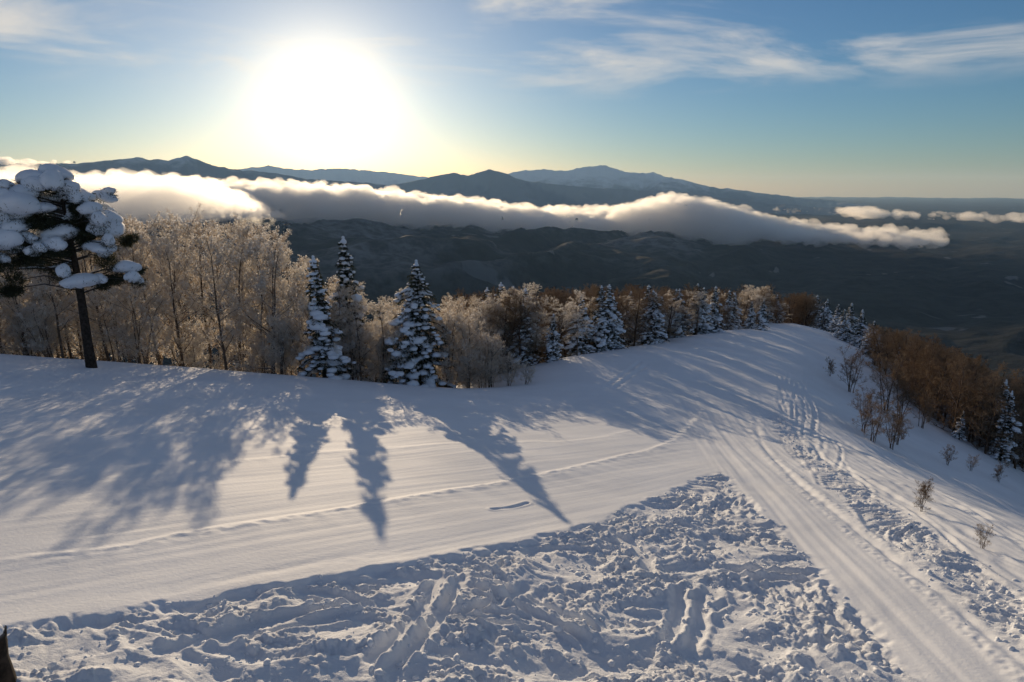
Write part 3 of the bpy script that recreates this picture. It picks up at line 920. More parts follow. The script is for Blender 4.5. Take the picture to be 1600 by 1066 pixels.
def spruce(name, seed, h, rb, snowy=1.0, bare=0.06, lean=0.0, spacing=0.33, topknot=False):
    """snow-laden conifer -> {part: mesh}"""
    g = np.random.default_rng(seed)
    zz = np.linspace(0, 1, 9)
    pts = np.column_stack([lean * h * zz ** 1.5, 0 * zz, zz * h]); pts[0, 2] = -0.7
    trunk = polytube(pts, 0.016 * h * (1 - 0.93 * zz) + 0.01, 8)
    nd_V = []; sn_c = []; sn_r = []; wood = [trunk]
    z = bare * h
    B0 = []; B1 = []
    while z < h * 0.985:
        f = z / h
        Lw = rb * (1 - f) ** 0.85 * g.uniform(0.78, 1.18) + 0.10
        nb = int(g.integers(5, 8)) if f < 0.85 else 4
        a0 = g.uniform(0, 6.28)
        for k in range(nb):
            a = a0 + k * 6.283 / nb + g.normal(0, 0.22)
            if g.random() < 0.12:
                continue
            L = Lw * g.uniform(0.6, 1.2) * (1 + 0.28 * math.sin(2 * a + 5 * f + seed) + 0.15 * math.sin(3 * a - 9 * f))
            load = g.uniform(0.45, 1.45)
            o = np.array([math.cos(a), math.sin(a), 0.0]); s = np.array([-o[1], o[0], 0.0])
            base = np.array([lean * h * f ** 1.5, 0, z])
            al = g.uniform(0.0, 0.25); be = g.uniform(0.35, 0.62) * snowy
            P = lambda t: base + o * L * t[:, None] + np.array([0, 0, 1.0]) * (L * (al * t - be * t * t))[:, None]
            tt = np.linspace(0, 1, 4); pp = P(tt)
            B0.append(pp[:-1]); B1.append(pp[1:])
            n = int(34 + 95 * L)
            t = g.uniform(0.12, 1.05, n)
            c_ = P(t)
            sw = (g.choice([-1, 1], n) * g.uniform(0.05, 0.42, n) * L * (1.1 - t * 0.75))
            d = o * 0.35 + s * np.sign(sw)[:, None] * 0.6 + np.array([0, 0, -1.0]) * g.uniform(0.1, 0.9, n)[:, None]
            q = c_ + s * sw[:, None] + np.array([0, 0, -0.02])
            ln = g.uniform(0.09, 0.24, n)[:, None]
            wv = unit(g.normal(0, 1, (n, 3))) * 0.028
            nd_V.append(np.stack([q - wv, q + wv, q + unit(d) * ln], 1))
            m_ = max(2, int(round(L / 0.26)))
            for t_ in np.linspace(0.32, 0.98, m_):
                if g.random() < 0.27:
                    continue
                w = (0.10 + 0.13 * min(L, 1.6)) * (1.05 - 0.35 * t_) * g.uniform(0.55, 1.3) * load * (0.8 + 0.25 * snowy)
                c_ = P(np.array([t_]))[0] + s * g.normal(0, 0.12 * L) + np.array([0, 0, 0.035])
                sn_c.append(c_); sn_r.append((w * 1.15, w * 1.0, w * g.uniform(0.5, 0.75)))
        z += spacing * g.uniform(0.75, 1.2) * (0.6 + 0.5 * (1 - f))
    wood.append(tubes(np.vstack(B0), np.vstack(B1), 0.016, 0.011, 3))
    for k in range(5 if topknot else 2):
        sn_c.append((lean * h * (1 - 0.012 * k) ** 1.5, 0, h * (1.0 - 0.018 * k))); sn_r.append((0.09 + 0.02 * k,) * 3)
    ndl = np.vstack(nd_V)
    V, F = blobs(np.array(sn_c), np.array(sn_r), ICO1, seed=seed, jitter=0.13)
    return {'trunk': mesh34(name + '_trunk', *join(wood), BARK_SPRUCE),
            'crown': mesh(name + '_crown', ndl.reshape(-1, 3), np.arange(len(ndl) * 3).reshape(-1, 3), NEEDLE, False),
            'snow_load': mesh(name + '_snow_load', V, F, MAT_TREESNOW)}
def plant(name, parts, loc, label, cat, group=None, scale=1.0, rot=0.0, scale_xy=None, tilt=(0, 0)):
    e = bpy.data.objects.new(name, None)
    e.empty_display_size = 0.3
    scene.collection.objects.link(e)
    e.location = loc
    e.rotation_euler = (tilt[0], tilt[1], rot)
    s = scale_xy if scale_xy else scale
    e.scale = (s, s, scale)
    tag(e, label, cat, group)
    crown = None
    for p, me in parts.items():
        o = bpy.data.objects.new(p, me)
        scene.collection.objects.link(o)
        o.parent = crown if p in ('frost', 'snow_load') and crown is not None else e
        if p == 'crown':
            crown = o
        if p in ('frost', 'snow_load', 'crown'):
            o['kind'] = 'stuff'
    return e
def top_height(px, py, x, y, z):
    """how tall a plant at (x, y, z) is when its tip shows at (px, py)"""
    _, e = px_dir(px, py)
    return CAM_Z + e * math.hypot(x, y) - z
def pix(x, y, z=None):
    z = hz(x, y) if z is None else z
    p = R(PITCH); dz = z - CAM_Z
    f = y * math.cos(p) - dz * math.sin(p); v = y * math.sin(p) + dz * math.cos(p)
    return 800 + 1066.7 * x / f, 533 - 1066.7 * v / f

# ------------------------------------------------------------------ tree kinds
BIRCH = [broadleaf('birch', 200 + i, 8.0, c0, n1=19, wide=w, bark=BARK_BIRCH, twig=TWIG_FROST, lean=0.05) for i, (c0, w) in
         enumerate([(0.12, 0.24), (0.2, 0.22), (0.08, 0.27), (0.25, 0.20), (0.05, 0.25)])]
FROST_BUSH = [broadleaf('frost_bush', 220 + i, 4.0, 0.05, n1=30, n2=7, n3=6, n4=3, wide=0.42, stems=4, frost=4500, bark=BARK_BIRCH, twig=TWIG_FROST, up=0.15) for i in range(3)]
BROWN = [broadleaf('brown_tree', 240 + i, 8.0, 0.03, n1=34, n2=6, n3=6, n4=4, wide=0.26, frost=0, bark=BARK_BROWN, twig=TWIG_BROWN, fine=0.008, up=0.32) for i in range(4)]
BRUSH = [broadleaf('brush', 260 + i, 4.0, 0.10, n1=36, n2=7, n3=5, n4=4, wide=0.26, stems=5, frost=0, bark=BARK_BROWN, twig=TWIG_BROWN, up=0.22, fine=0.006) for i in range(3)]
SPRUCE = [spruce('spruce', 300, 8.0, 1.75, 1.0), spruce('spruce', 301, 8.0, 1.6, 1.15), spruce('spruce', 302, 8.0, 2.0, 0.9, spacing=0.38),
          spruce('spruce', 303, 8.0, 1.5, 1.35, bare=0.12, lean=-0.03, topknot=True), spruce('spruce', 304, 8.0, 2.1, 1.1)]

_p = random.Random(77)
def conifer(px, tip, base, kind, label, group=None, dist=None, width=1.0, rot=None, name='spruce_tree'):
    """a conifer whose foot is surveyed at (px, base), or at a given distance when its foot is hidden"""
    if dist is None:
        x, y = ray_ground(px, base)
    else:
        a, _ = px_dir(px, 560)
        x, y = dist * math.sin(R(a)), dist * math.cos(R(a))
    z = hz(x, y)
    h = top_height(px, tip, x, y, z)
    s = h / 8.0
    return plant(name, SPRUCE[kind], (x, y, z - 0.1), label, 'tree', group, s, _p.uniform(0, 6.28) if rot is None else rot, s * width)

G_NEAR = 'snowy spruces at the edge of the near piste'
conifer(506, 398, 592, 3, 'narrow snow-plastered spruce with a bare dark lower trunk at the piste edge', G_NEAR, width=1.15, rot=0.2, dist=38.5)
conifer(546, 368, 590, 1, 'tallest slim snowy spruce standing just behind the narrow snow-plastered one', G_NEAR, dist=41.5, width=1.0)
conifer(655, 405, 602, 4, 'broad snowy spruce with drooping boughs reaching down to the piste edge', G_NEAR, dist=38.6, width=1.2)
conifer(596, 470, 590, 0, 'small snowy spruce between the slim spruce and the broad spruce', G_NEAR, dist=43.5, width=0.9)
conifer(748, 500, 560, 3, 'little snow-capped spruce poking out of frosted shrubs beside the broad spruce', G_NEAR, dist=45, width=0.8, rot=2.5)
G_MID = 'spruces where the near trees meet the far snow slope'
conifer(762, 448, 540, 2, 'greenish spruce, left one of three together past the near trees', G_MID, dist=50)
conifer(783, 440, 540, 1, 'pointed middle spruce of three together past the near trees', G_MID, dist=52)
conifer(802, 446, 545, 0, 'right spruce of three together past the near trees', G_MID, dist=51)
conifer(817, 473, 556, 0, 'dark snowy spruce at the left end of the far snow slope', G_MID, width=1.15)
conifer(790, 500, 556, 2, 'low dark spruce tucked against the dark one left of the far slope', G_MID, dist=47)
conifer(864, 488, 546, 1, 'small shaded spruce on the far slope left of the thin bare tree', G_MID, width=1.1)
G_FAR = 'snowy spruces lined up along the far slope'
for px, tip, base, kd, lb in [
    (937, 445, 545, 0, 'large snow-laden spruce at the left of the far row, double-tipped'), (949, 443, 540, 1, 'slim spruce close behind the double-tipped one in the far row'),
    (983, 454, 537, 2, 'spruce with dark gaps, next right of the double-tipped one in the far row'), (1010, 444, 530, 1, 'tall spruce in the middle of the far row beside the dark-gapped one'),
    (1031, 462, 524, 2, 'short spruce half hidden in the far row before its widest cluster'), (1058, 450, 521, 4, 'spruce with a bare trunk foot at the left of the cluster in the far row'),
    (1086, 442, 520, 0, 'biggest snow-white spruce of the far row cluster'), (1096, 448, 517, 2, 'dark spruce directly behind the snow-white one in the far row'),
    (1114, 446, 516, 1, 'spruce to the right of the snow-white one in the far row'), (1145, 456, 513, 3, 'thin spruce amid bare trees near the right of the far row'),
    (1172, 470, 513, 2, 'small snowy spruce second last in the far row'), (1190, 468, 516, 0, 'last snowy spruce at the right end of the far row')]:
    conifer(px, tip, base, kd, lb, G_FAR, width=1.15)
G_CREST = 'conifers over the crest of the far slope'
for px, tip, d, kd, lb in [(1268, 460, 112, 2, 'broad snowy conifer first over the far crest'), (1284, 466, 108, 4, 'snowy conifer second over the far crest'), (1302, 474, 102, 0, 'bluish conifer in the shade below the far crest'),
                       (1322, 472, 97, 1, 'pointed dark conifer in the shade below the far crest'), (1341, 482, 92, 3, 'slim pale conifer lowest of those below the far crest'),
                       (1312, 482, 94, 2, 'squat shaded conifer between the bluish and pointed ones below the crest'), (1360, 500, 84, 2, 'squat conifer next to the brown thicket below the crest')]:
    conifer(px, tip, 0, kd, lb, G_CREST, dist=d, width=1.3)

# ------------------------------------------------------------------ frosted birch thicket along the near edge
top_px = [-120, 0, 180, 260, 330, 420, 470, 520, 600, 640, 700, 760, 790, 815]
top_py = [392, 384, 348, 346, 346, 358, 388, 440, 448, 452, 468, 500, 545, 590]
edge_x = [-120, -60, -27, -13, 0, 2.6]
edge_y = [31, 34, 35.4, 36.4, 37.6, 39.5]
spots = []
def far_enough(x, y, d):
    return all((x - a) ** 2 + (y - b) ** 2 > d * d for a, b in spots)
def shrub_label(px):
    return 'frost-covered many-stemmed shrub at the piste edge ' + ('left of the big pine trunk' if px < 120 else 'beside the big pine trunk' if px < 230 else 'below the tall birch thicket' if px < 360
            else 'below the thicket, near the narrow spruce' if px < 495 else 'between the narrow and the broad spruce' if px < 640 else 'under the broad spruce' if px < 700 else 'right of the broad spruce')
def birch_label(px, back):
    where = ('behind and left of the big snowy pine' if px < 115 else 'just right of the big pine trunk' if px < 230 else 'in the tall thicket between pine and narrow spruce' if px < 360
             else 'at the narrow spruce end of the tall thicket' if px < 495 else 'between the narrow spruce and the broad spruce' if px < 650 else 'right of the broad spruce')
    return ('front-row ' if back < 6 else 'rear ') + 'bare frosted birch ' + where
n_b = 0; tries = 0
while n_b < 108 and tries < 5000:
    tries += 1
    back = _p.random() ** 1.3 * 11 + 0.8
    x = _p.uniform(-50, 2.5)
    y = float(np.interp(x, edge_x, edge_y)) + back
    px, py = pix(x, y)
    if not -140 < px < 805 or not far_enough(x, y, 0.95):
        continue
    if px > 640 and back > 14:
        continue
    z = hz(x, y)
    front = max(0.0, 1 - back / 9.0)
    tp = float(np.interp(px, top_px, top_py)) + _p.random() ** 1.5 * 30 + front * _p.uniform(0, 34)
    h = top_height(px, tp, x, y, z)
    if h < 1.6 or h > 13:
        continue
    if 110 < px < 165 and back < 4:
        continue
    spots.append((x, y)); n_b += 1
    if h < 4.2 or (front > 0.4 and _p.random() < 0.25):
        me = _p.choice(FROST_BUSH); s = h / 4.0 if h < 5 else 1.1
        plant('frosted_shrub', me, (x, y, z), shrub_label(px), 'shrub', 'frosted shrubs at the near piste edge', s, _p.uniform(0, 6.28))
    else:
        me = _p.choice(BIRCH); s = h / 8.0
        plant('birch_tree', me, (x, y, z), birch_label(px, back), 'tree', 'frosted birches beyond the near piste edge', s, _p.uniform(0, 6.28), min(1.25, max(0.8, s)))
for k in range(24):                                     # rimed undergrowth right at the edge
    x = _p.uniform(-34, -1); y = float(np.interp(x, edge_x, edge_y)) + _p.uniform(0.6, 3.5)
    px, py = pix(x, y)
    if 105 < px < 175:
        continue
    plant('frosted_shrub', _p.choice(FROST_BUSH), (x, y, hz(x, y)), shrub_label(px), 'shrub', 'frosted shrubs at the near piste edge', _p.uniform(0.45, 0.85), _p.uniform(0, 6.28))
for px, py, tip, lb in [(768, 604, 528, 'round pinkish frosted shrub at the right end of the near tree line'), (792, 603, 560, 'low frosted shrub last at the right end of the near tree line'),
                    (732, 603, 540, 'frosted shrub between the broad spruce and the round pinkish one'), (700, 601, 500, 'tall frosted shrub touching the right side of the broad spruce')]:
    a, _ = px_dir(px, py); d = 38.8
    x, y = d * math.sin(R(a)), d * math.cos(R(a)); z = hz(x, y)
    h = top_height(px, tip, x, y, z)
    plant('frosted_shrub', FROST_BUSH[n_b % 3], (x, y, z), lb, 'shrub', None, h / 4.0, _p.uniform(0, 6), h / 4.0 * 1.15); n_b += 1
x, y = ray_ground(820, 601)
plant('fallen_branch', FROST_BUSH[1], (x, y, hz(x, y)), 'frosted branch half buried in snow where the near tree line ends', 'branch', None, 0.28, 0.4, 0.42)

# ------------------------------------------------------------------ bare woods behind the far row
def far_zone(px):
    return ('of the far row, above the frosted shrubs' if px < 830 else 'of the far row, left of its double-tipped one' if px < 930 else 'in the left half of the far row' if px < 1000
            else 'in the middle of the far row' if px < 1070 else 'by the big snow-white one of the far row' if px < 1140 else 'at the crest end of the far row')
def right_zone(px):
    return 'near the crest' if px < 1400 else 'above the brush clumps' if px < 1455 else 'halfway down' if px < 1520 else 'lowest down, at the border'
spots = []
n_f = 0; tries = 0
far_line = smooth_line([(-1, 43), (0.8, 44), (6.9, 49.6), (14.8, 61.8), (23.3, 74), (33, 87), (41, 99)], 6)
while n_f < 150 and tries < 6000:
    tries += 1
    q = _p.uniform(0, len(far_line) - 1.001); i = int(q); f = q - i
    ax, ay = far_line[i]; bx, by = far_line[i + 1]
    nx, ny = -(by - ay), (bx - ax); L_ = math.hypot(nx, ny); nx /= L_; ny /= L_
    back = _p.random() ** 1.3 * 22 + 0.6
    x = ax + (bx - ax) * f + nx * back; y = ay + (by - ay) * f + ny * back
    px, py = pix(x, y)
    if not 690 < px < 1262 or not far_enough(x, y, 1.0):
        continue
    z = hz(x, y)
    tp = float(np.interp(px, [690, 800, 850, 1000, 1150, 1215, 1260], [478, 462, 460, 456, 455, 458, 464])) + _p.uniform(0, 10) + max(0, 1 - back / 5) * _p.uniform(0, 26)
    h = top_height(px, tp, x, y, z)
    if h < 2.2 or h > 15:
        continue
    spots.append((x, y)); n_f += 1
    if back < 5 and _p.random() < 0.6:
        s = h / 8.0
        plant('birch_tree', _p.choice(BIRCH), (x, y, z), 'bare frosted tree standing among the spruces ' + far_zone(px), 'tree', 'bare trees in the far row', s, _p.uniform(0, 6.28), min(1.3, max(0.9, s)))
    else:
        s = h / 8.0
        plant('bare_tree', _p.choice(BROWN), (x, y, z), 'bare brown tree behind the spruces ' + far_zone(px), 'tree', 'brown woods behind the far spruces', s, _p.uniform(0, 6.28), min(1.5, max(1.0, s)))
for k in range(44):                                     # close second rank, added so the row's shadow covers the right flank
    q = _p.uniform(2, len(far_line) - 1.001); i = int(q); f = q - i
    ax, ay = far_line[i]; bx, by = far_line[i + 1]
    nx, ny = -(by - ay), (bx - ax); L_ = math.hypot(nx, ny)
    back = _p.uniform(0.5, 4.0)
    x = ax + (bx - ax) * f + nx / L_ * back; y = ay + (by - ay) * f + ny / L_ * back
    px, py = pix(x, y); z = hz(x, y)
    h = top_height(px, _p.uniform(448, 466), x, y, z)
    if h < 2.5 or not far_enough(x, y, 0.6) or px > 1215:
        continue
    spots.append((x, y))
    if k % 3 == 0:
        plant('spruce_tree', SPRUCE[k % 5], (x, y, z), 'half-hidden second-rank snowy spruce behind those ' + far_zone(px), 'tree', 'second rank of spruces behind the far row', h / 8.0, _p.uniform(0, 6), h / 8.0 * 1.25)
    else:
        plant('birch_tree', _p.choice(BIRCH if k % 3 == 1 else BROWN), (x, y, z), ('bare frosted tree ' if k % 3 == 1 else 'bare brown tree ') + 'standing among the spruces ' + far_zone(px), 'tree', 'bare trees in the far row', h / 8.0, _p.uniform(0, 6.28), max(0.95, h / 8.0))
x, y = ray_ground(902, 540)
plant('bare_tree', BIRCH[3], (x, y, hz(x, y)), 'thin lone bare tree left of the double-tipped spruce on the far slope', 'tree', None, top_height(902, 458, x, y, hz(x, y)) / 8.0, 1.0)
for k in range(20):
    px = _p.uniform(1195, 1262); d = _p.uniform(104, 124)
    a, _ = px_dir(px, 480); x, y = d * math.sin(R(a)), d * math.cos(R(a)); z = hz(x, y)
    h = top_height(px, 462 + _p.uniform(0, 8), x, y, z)
    if 2 < h < 16:
        plant('bare_tree', _p.choice(BROWN), (x, y, z), 'bare tan tree in the even strip of wood over the far crest', 'tree', 'tan strip of wood over the far crest', h / 8.0, _p.uniform(0, 6), max(1.2, h / 8.0))

# ------------------------------------------------------------------ shaded woods down the right flank
spots = []
n_r = 0; tries = 0
rl_px = [1335, 1360, 1400, 1440, 1500, 1550, 1600, 1680]
rl_py = [512, 512, 516, 528, 553, 580, 604, 640]
right_line = smooth_line([(43, 94), (38, 76), (29, 57), (22.5, 44), (18, 33), (15.5, 24), (14, 17), (13.5, 10)], 6)
while n_r < 160 and tries < 6000:
    tries += 1
    q = _p.uniform(0, len(right_line) - 1.001); i = int(q); f = q - i
    ax, ay = right_line[i]; bx, by = right_line[i + 1]
    nx, ny = -(by - ay), (bx - ax); L_ = math.hypot(nx, ny); nx /= L_; ny /= L_
    back = _p.random() ** 1.3 * 20 + 4.0
    x = ax + (bx - ax) * f + nx * back; y = ay + (by - ay) * f + ny * back
    px, py = pix(x, y)
    if not 1345 < px < 1700 or not far_enough(x, y, 0.9) or py > float(np.interp(px, [1350, 1400, 1450, 1500, 1550, 1620, 1700], [556, 600, 648, 690, 716, 752, 790])):
        continue
    z = hz(x, y)
    tp = float(np.interp(px, rl_px, rl_py)) + _p.uniform(0, 18) + _p.random() ** 2 * 80
    h = top_height(px, tp, x, y, z)
    if h < 2.0 or h > 12:
        continue
    spots.append((x, y)); n_r += 1
    s = h / 8.0
    if _p.random() < 0.16:
        k = _p.randrange(5)
        plant('spruce_tree', SPRUCE[k], (x, y, z), 'snow-dusted conifer in the right flank wood, ' + right_zone(px), 'tree', 'conifers in the shaded wood on the right flank', s, _p.uniform(0, 6), min(1.0, s))
    else:
        plant('bare_tree', _p.choice(BROWN), (x, y, z), 'bare dark brown tree in the right flank wood, ' + right_zone(px), 'tree', 'bare trees in the shaded wood on the right flank', s, _p.uniform(0, 6.28), min(1.4, max(0.95, s * 1.1)))
for k in range(62):                                     # the wood's front rank, feet in the shaded snow
    px = 1352 + 260 * _p.random() ** 0.9
    bl = float(np.interp(px, [1350, 1400, 1450, 1500, 1550, 1620], [556, 600, 648, 690, 716, 752]))
    base = bl - _p.random() ** 1.5 * 34
    x, y = ray_ground(px, base); z = hz(x, y)
    tip = max(base - _p.uniform(45, 100), float(np.interp(px, rl_px, rl_py)) + _p.uniform(0, 14))
    h = top_height(px, tip, x, y, z)
    if h < 1.0 or h > 9 or not far_enough(x, y, 0.6):
        continue
    spots.append((x, y))
    low = h < 3.2
    plant('brush_shrub' if low else 'bare_tree', _p.choice(BRUSH if low else BROWN), (x, y, z), ('low bare brush along the front of the shaded right wood, ' if low else 'bare brown tree in the front rank of the right wood, ') + right_zone(px),
          'shrub' if low else 'tree', 'brush fronting the right wood' if low else 'front rank of the right wood', h / (4.0 if low else 8.0), _p.uniform(0, 6.28), max(0.8, h / (4.0 if low else 8.0)) * 1.1)
for px, base, tip, lb in [(1327, 612, 548, 'tall brush clump highest on the shaded right slope'), (1296, 588, 560, 'lone stubby shrub left of the highest brush clump'), (1349, 676, 612, 'slender brush clump left of the pair on the shaded right slope'),
                      (1364, 690, 628, 'slender reddish brush clump in the middle of the shaded right slope'), (1393, 702, 640, 'dense brush clump nearest the sunlit snow on the right slope'), (1401, 694, 642, 'second stem clump of the dense brush on the right slope'),
                      (1382, 640, 560, 'tall brush in front of the brown wood on the right slope'), (1408, 655, 590, 'brush at the foot of the brown wood on the right slope'), (1480, 727, 698, 'small round shrub alone in the shaded snow on the right'),
                      (1517, 735, 712, 'thin small shrub right of the round one in shaded snow'), (1560, 752, 722, 'thin shrub by the foot of the dark wood on the right'), (1440, 668, 610, 'low brush under the wood on the right flank'),
                      (1439, 800, 760, 'sparse dry shrub sticking out of the sunlit snow on the right'), (1535, 856, 822, 'sparse dry shrub near the tracks at the right border'), (1446, 780, 748, 'wispy dry stems just above the sparse shrub on the right')]:
    x, y = ray_ground(px, base); z = hz(x, y)
    h = top_height(px, tip, x, y, z)
    small = h < 1.6
    plant('brush_shrub', BRUSH[int(px) % 3], (x, y, z), lb, 'shrub', None, max(h, 0.4) / 4.0, _p.uniform(0, 6), max(h, 0.4) / 4.0 * (1.0 if not small else 1.1))

# ------------------------------------------------------------------ big snow-laden pine on the left
PINE_D = 36.5
def pine_at(px, py, off=0.0):
    a, e = px_dir(px, py)
    p = np.array([math.sin(R(a)) * PINE_D, math.cos(R(a)) * PINE_D, CAM_Z + e * PINE_D])
    return p + np.array([0.0, off, 0.0])
a, _ = px_dir(141, 556)
bx, by = PINE_D * math.sin(R(a)), PINE_D * math.cos(R(a))
pine_base = np.array([bx, by, hz(bx, by)])
pine = bpy.data.objects.new('pine_tree', None)
scene.collection.objects.link(pine)
pine.location = tuple(pine_base)
tag(pine, 'big round-topped pine heaped with pillows of snow, its bare trunk beside the birches', 'tree')
tp_ = [(141, 566), (136, 530), (129, 480), (121, 430), (112, 385), (104, 340), (95, 305), (84, 280)]
tpts = np.array([pine_at(*p) for p in tp_]) - pine_base
tpts[0] = (0.0, 0.0, -0.6)
trad = np.array([0.26, 0.20, 0.175, 0.15, 0.12, 0.10, 0.07, 0.04])
add_object('trunk', mesh34('pine_trunk', *polytube(tpts, trad, 10), BARK_PINE), pine)
K = 240 / 1066.0
PILLOWS = [(350, 130, 80, 40), (220, 180, 85, 45), (400, 210, 45, 40), (310, 215, 50, 40), (470, 190, 55, 55), (520, 240, 45, 40), (190, 290, 75, 50), (230, 350, 105, 60), (150, 330, 50, 60),
           (450, 300, 100, 50), (560, 320, 50, 50), (590, 300, 30, 40), (330, 380, 60, 30), (480, 390, 90, 55), (460, 430, 60, 40), (50, 360, 60, 50), (20, 420, 60, 50), (150, 420, 60, 40),
           (440, 550, 80, 45), (490, 620, 50, 40), (90, 500, 90, 50), (100, 590, 95, 60), (170, 620, 40, 45), (20, 600, 50, 50), (310, 610, 60, 45), (280, 560, 40, 30), (700, 380, 60, 35), (690, 450, 80, 45),
           (710, 510, 100, 55), (780, 450, 40, 40), (800, 540, 30, 40), (850, 590, 30, 35), (700, 640, 80, 30), (760, 680, 35, 35), (640, 870, 90, 40), (740, 860, 40, 30), (850, 790, 60, 35), (930, 780, 60, 35),
           (990, 840, 35, 35), (965, 880, 25, 20), (40, 720, 40, 30), (60, 670, 50, 30), (310, 670, 40, 30), (-60, 470, 80, 50), (-90, 580, 80, 50), (-40, 390, 50, 40), (-130, 660, 70, 40), (-40, 690, 60, 35), (380, 640, 30, 25), (560, 650, 45, 22), (540, 800, 30, 40)]
CLUMPS = [(300, 470, 90, 50), (320, 720, 90, 60), (480, 690, 70, 50), (690, 720, 95, 70), (400, 850, 65, 50), (830, 880, 65, 40), (150, 870, 70, 60), (80, 750, 90, 50), (600, 480, 60, 50), (700, 575, 100, 35),
          (230, 240, 55, 35), (900, 830, 60, 30), (140, 930, 50, 40), (560, 560, 50, 40), (210, 590, 40, 60), (350, 480, 60, 50), (720, 890, 50, 25), (0, 760, 80, 50), (-80, 720, 90, 60), (-100, 800, 70, 50), (590, 380, 40, 50), (440, 180, 40, 30), (60, 450, 70, 40), (620, 620, 60, 35), (240, 690, 60, 40), (100, 660, 90, 40), (520, 520, 60, 40), (850, 620, 40, 40), (420, 470, 60, 30)]
g = np.random.default_rng(5)
def lumpy(seed):
    # a heap of snow: one big lobe with smaller ones slumped round it, the underside eaten away by needles
    gg = np.random.default_rng(seed)
    V, F = ICO3
    dirs = [np.array([0, 0, 0.0])]; rads = [0.72]
    for k in range(int(gg.integers(4, 7))):
        a = gg.uniform(0, 6.28); q = gg.uniform(0.35, 0.62)
        dirs.append(np.array([math.cos(a) * q, math.sin(a) * q, gg.uniform(-0.22, 0.12)])); rads.append(gg.uniform(0.34, 0.52))
    R_ = np.zeros(len(V))
    for c_, r in zip(dirs, rads):
        bq = V @ c_; disc = bq * bq - (c_ @ c_ - r * r)
        R_ = np.maximum(R_, np.where(disc > 0, bq + np.sqrt(np.maximum(disc, 0)), 0))
    W = V * R_[:, None]
    ph = gg.uniform(0, 6, 6)
    W += V * (0.035 * np.sin(7 * V[:, 0] + ph[0]) * np.sin(6 * V[:, 1] + ph[1]) + 0.03 * np.sin(11 * V[:, 1] + ph[2] + 4 * V[:, 2]) * np.sin(12 * V[:, 0] + ph[3]))[:, None]
    W[:, 2] = np.where(W[:, 2] < 0, W[:, 2] * 0.8 + 0.10 * np.sin(9 * W[:, 0] + ph[4]) * np.sin(9 * W[:, 1] + ph[5]), W[:, 2])
    return mesh('snow_pillow', W, F, MAT_TREESNOW)
PILLOW_MESH = [lumpy(s) for s in range(8)]
limb = []; ndV = []
mpp = PINE_D / 1066.7 * K
def trunk_point(z):
    zs = tpts[:, 2]
    return np.array([np.interp(z, zs, tpts[:, i]) for i in range(3)])
def limb_to(p):
    s = trunk_point(np.clip(p[2] - 0.25 * np.hypot(p[0], p[1]) * 0.5, 2.2, tpts[-1, 2] - 0.2))
    mid = s * 0.45 + p * 0.55 + np.array([0, 0, 0.10 * np.linalg.norm(p - s)])
    limb.append(tubes(np.array([s, mid]), np.array([mid, p]), np.array([0.042, 0.026]), np.array([0.026, 0.012]), 5))
def needles(c, rad, n):
    d = unit(g.normal(0, 1, (n, 3)))
    q = c + d * np.asarray(rad) * g.uniform(0.15, 1.0, (n, 1)) ** 0.6
    ax = unit(d + g.normal(0, 0.6, (n, 3)) + np.array([0, 0, 0.15]))
    w = unit(np.cross(ax, g.normal(0, 1, (n, 3)))) * 0.013
    ndV.append(np.stack([q - w, q + w, q + ax * g.uniform(0.10, 0.2, (n, 1))], 1))
pil = []
for cx_, cy_, rx, ry in PILLOWS:
    off = g.uniform(-1.1, 0.5)
    pil.append((pine_at(cx_ * K, 240 + cy_ * K, off) - pine_base, rx * mpp * 1.42, ry * mpp * 1.62))
for k in range(34):                                     # filling between, on the near side
    cx_ = g.uniform(-80, 600); cy_ = g.uniform(200, 640)
    if ((cx_ - 270) / 380) ** 2 + ((cy_ - 420) / 270) ** 2 < 1:
        pil.append((pine_at(cx_ * K, 240 + cy_ * K, g.uniform(-0.6, 1.0)) - pine_base, g.uniform(0.28, 0.55), g.uniform(0.2, 0.38)))
for k in range(18):                                     # the far side of the crown
    cx_ = g.uniform(60, 620); cy_ = g.uniform(240, 640)
    pil.append((pine_at(cx_ * K, 240 + cy_ * K, g.uniform(1.0, 2.4)) - pine_base, g.uniform(0.35, 0.65), g.uniform(0.25, 0.4)))
heaps = []
for i, (p, rx, ry) in enumerate(pil):
    o = add_object('snow_pillow', PILLOW_MESH[i % 8], pine); heaps.append(o)
    o.location = tuple(p)
    o.scale = (rx, rx * g.uniform(0.8, 1.15), ry)
    o.rotation_euler = (g.normal(0, 0.12), g.normal(0, 0.12), g.uniform(-0.5, 0.5))
    limb_to(p + np.array([0, 0, -0.15]))
    needles(p + np.array([0, 0, -ry * 0.35]), (rx * 1.0, rx * 1.0, ry * 0.8), 260)
for cx_, cy_, rx, ry in CLUMPS:
    p = pine_at(cx_ * K, 240 + cy_ * K, g.uniform(-0.7, 0.9)) - pine_base
    limb_to(p)
    for j in range(4):
        q = p + g.normal(0, 0.45, 3) * np.array([rx * mpp, rx * mpp, ry * mpp])
        needles(q, (rx * mpp * 0.7, rx * mpp * 0.7, ry * mpp * 0.7), 420)
limb_object = add_object('limb', mesh34('pine_limbs', *join(limb), BARK_PINE), pine)
ndl = np.vstack(ndV)
pine_crown = add_object('crown', mesh('pine_needles', ndl.reshape(-1, 3), np.arange(len(ndl) * 3).reshape(-1, 3), NEEDLE, False), pine)
for o in heaps:
    o.parent = pine_crown
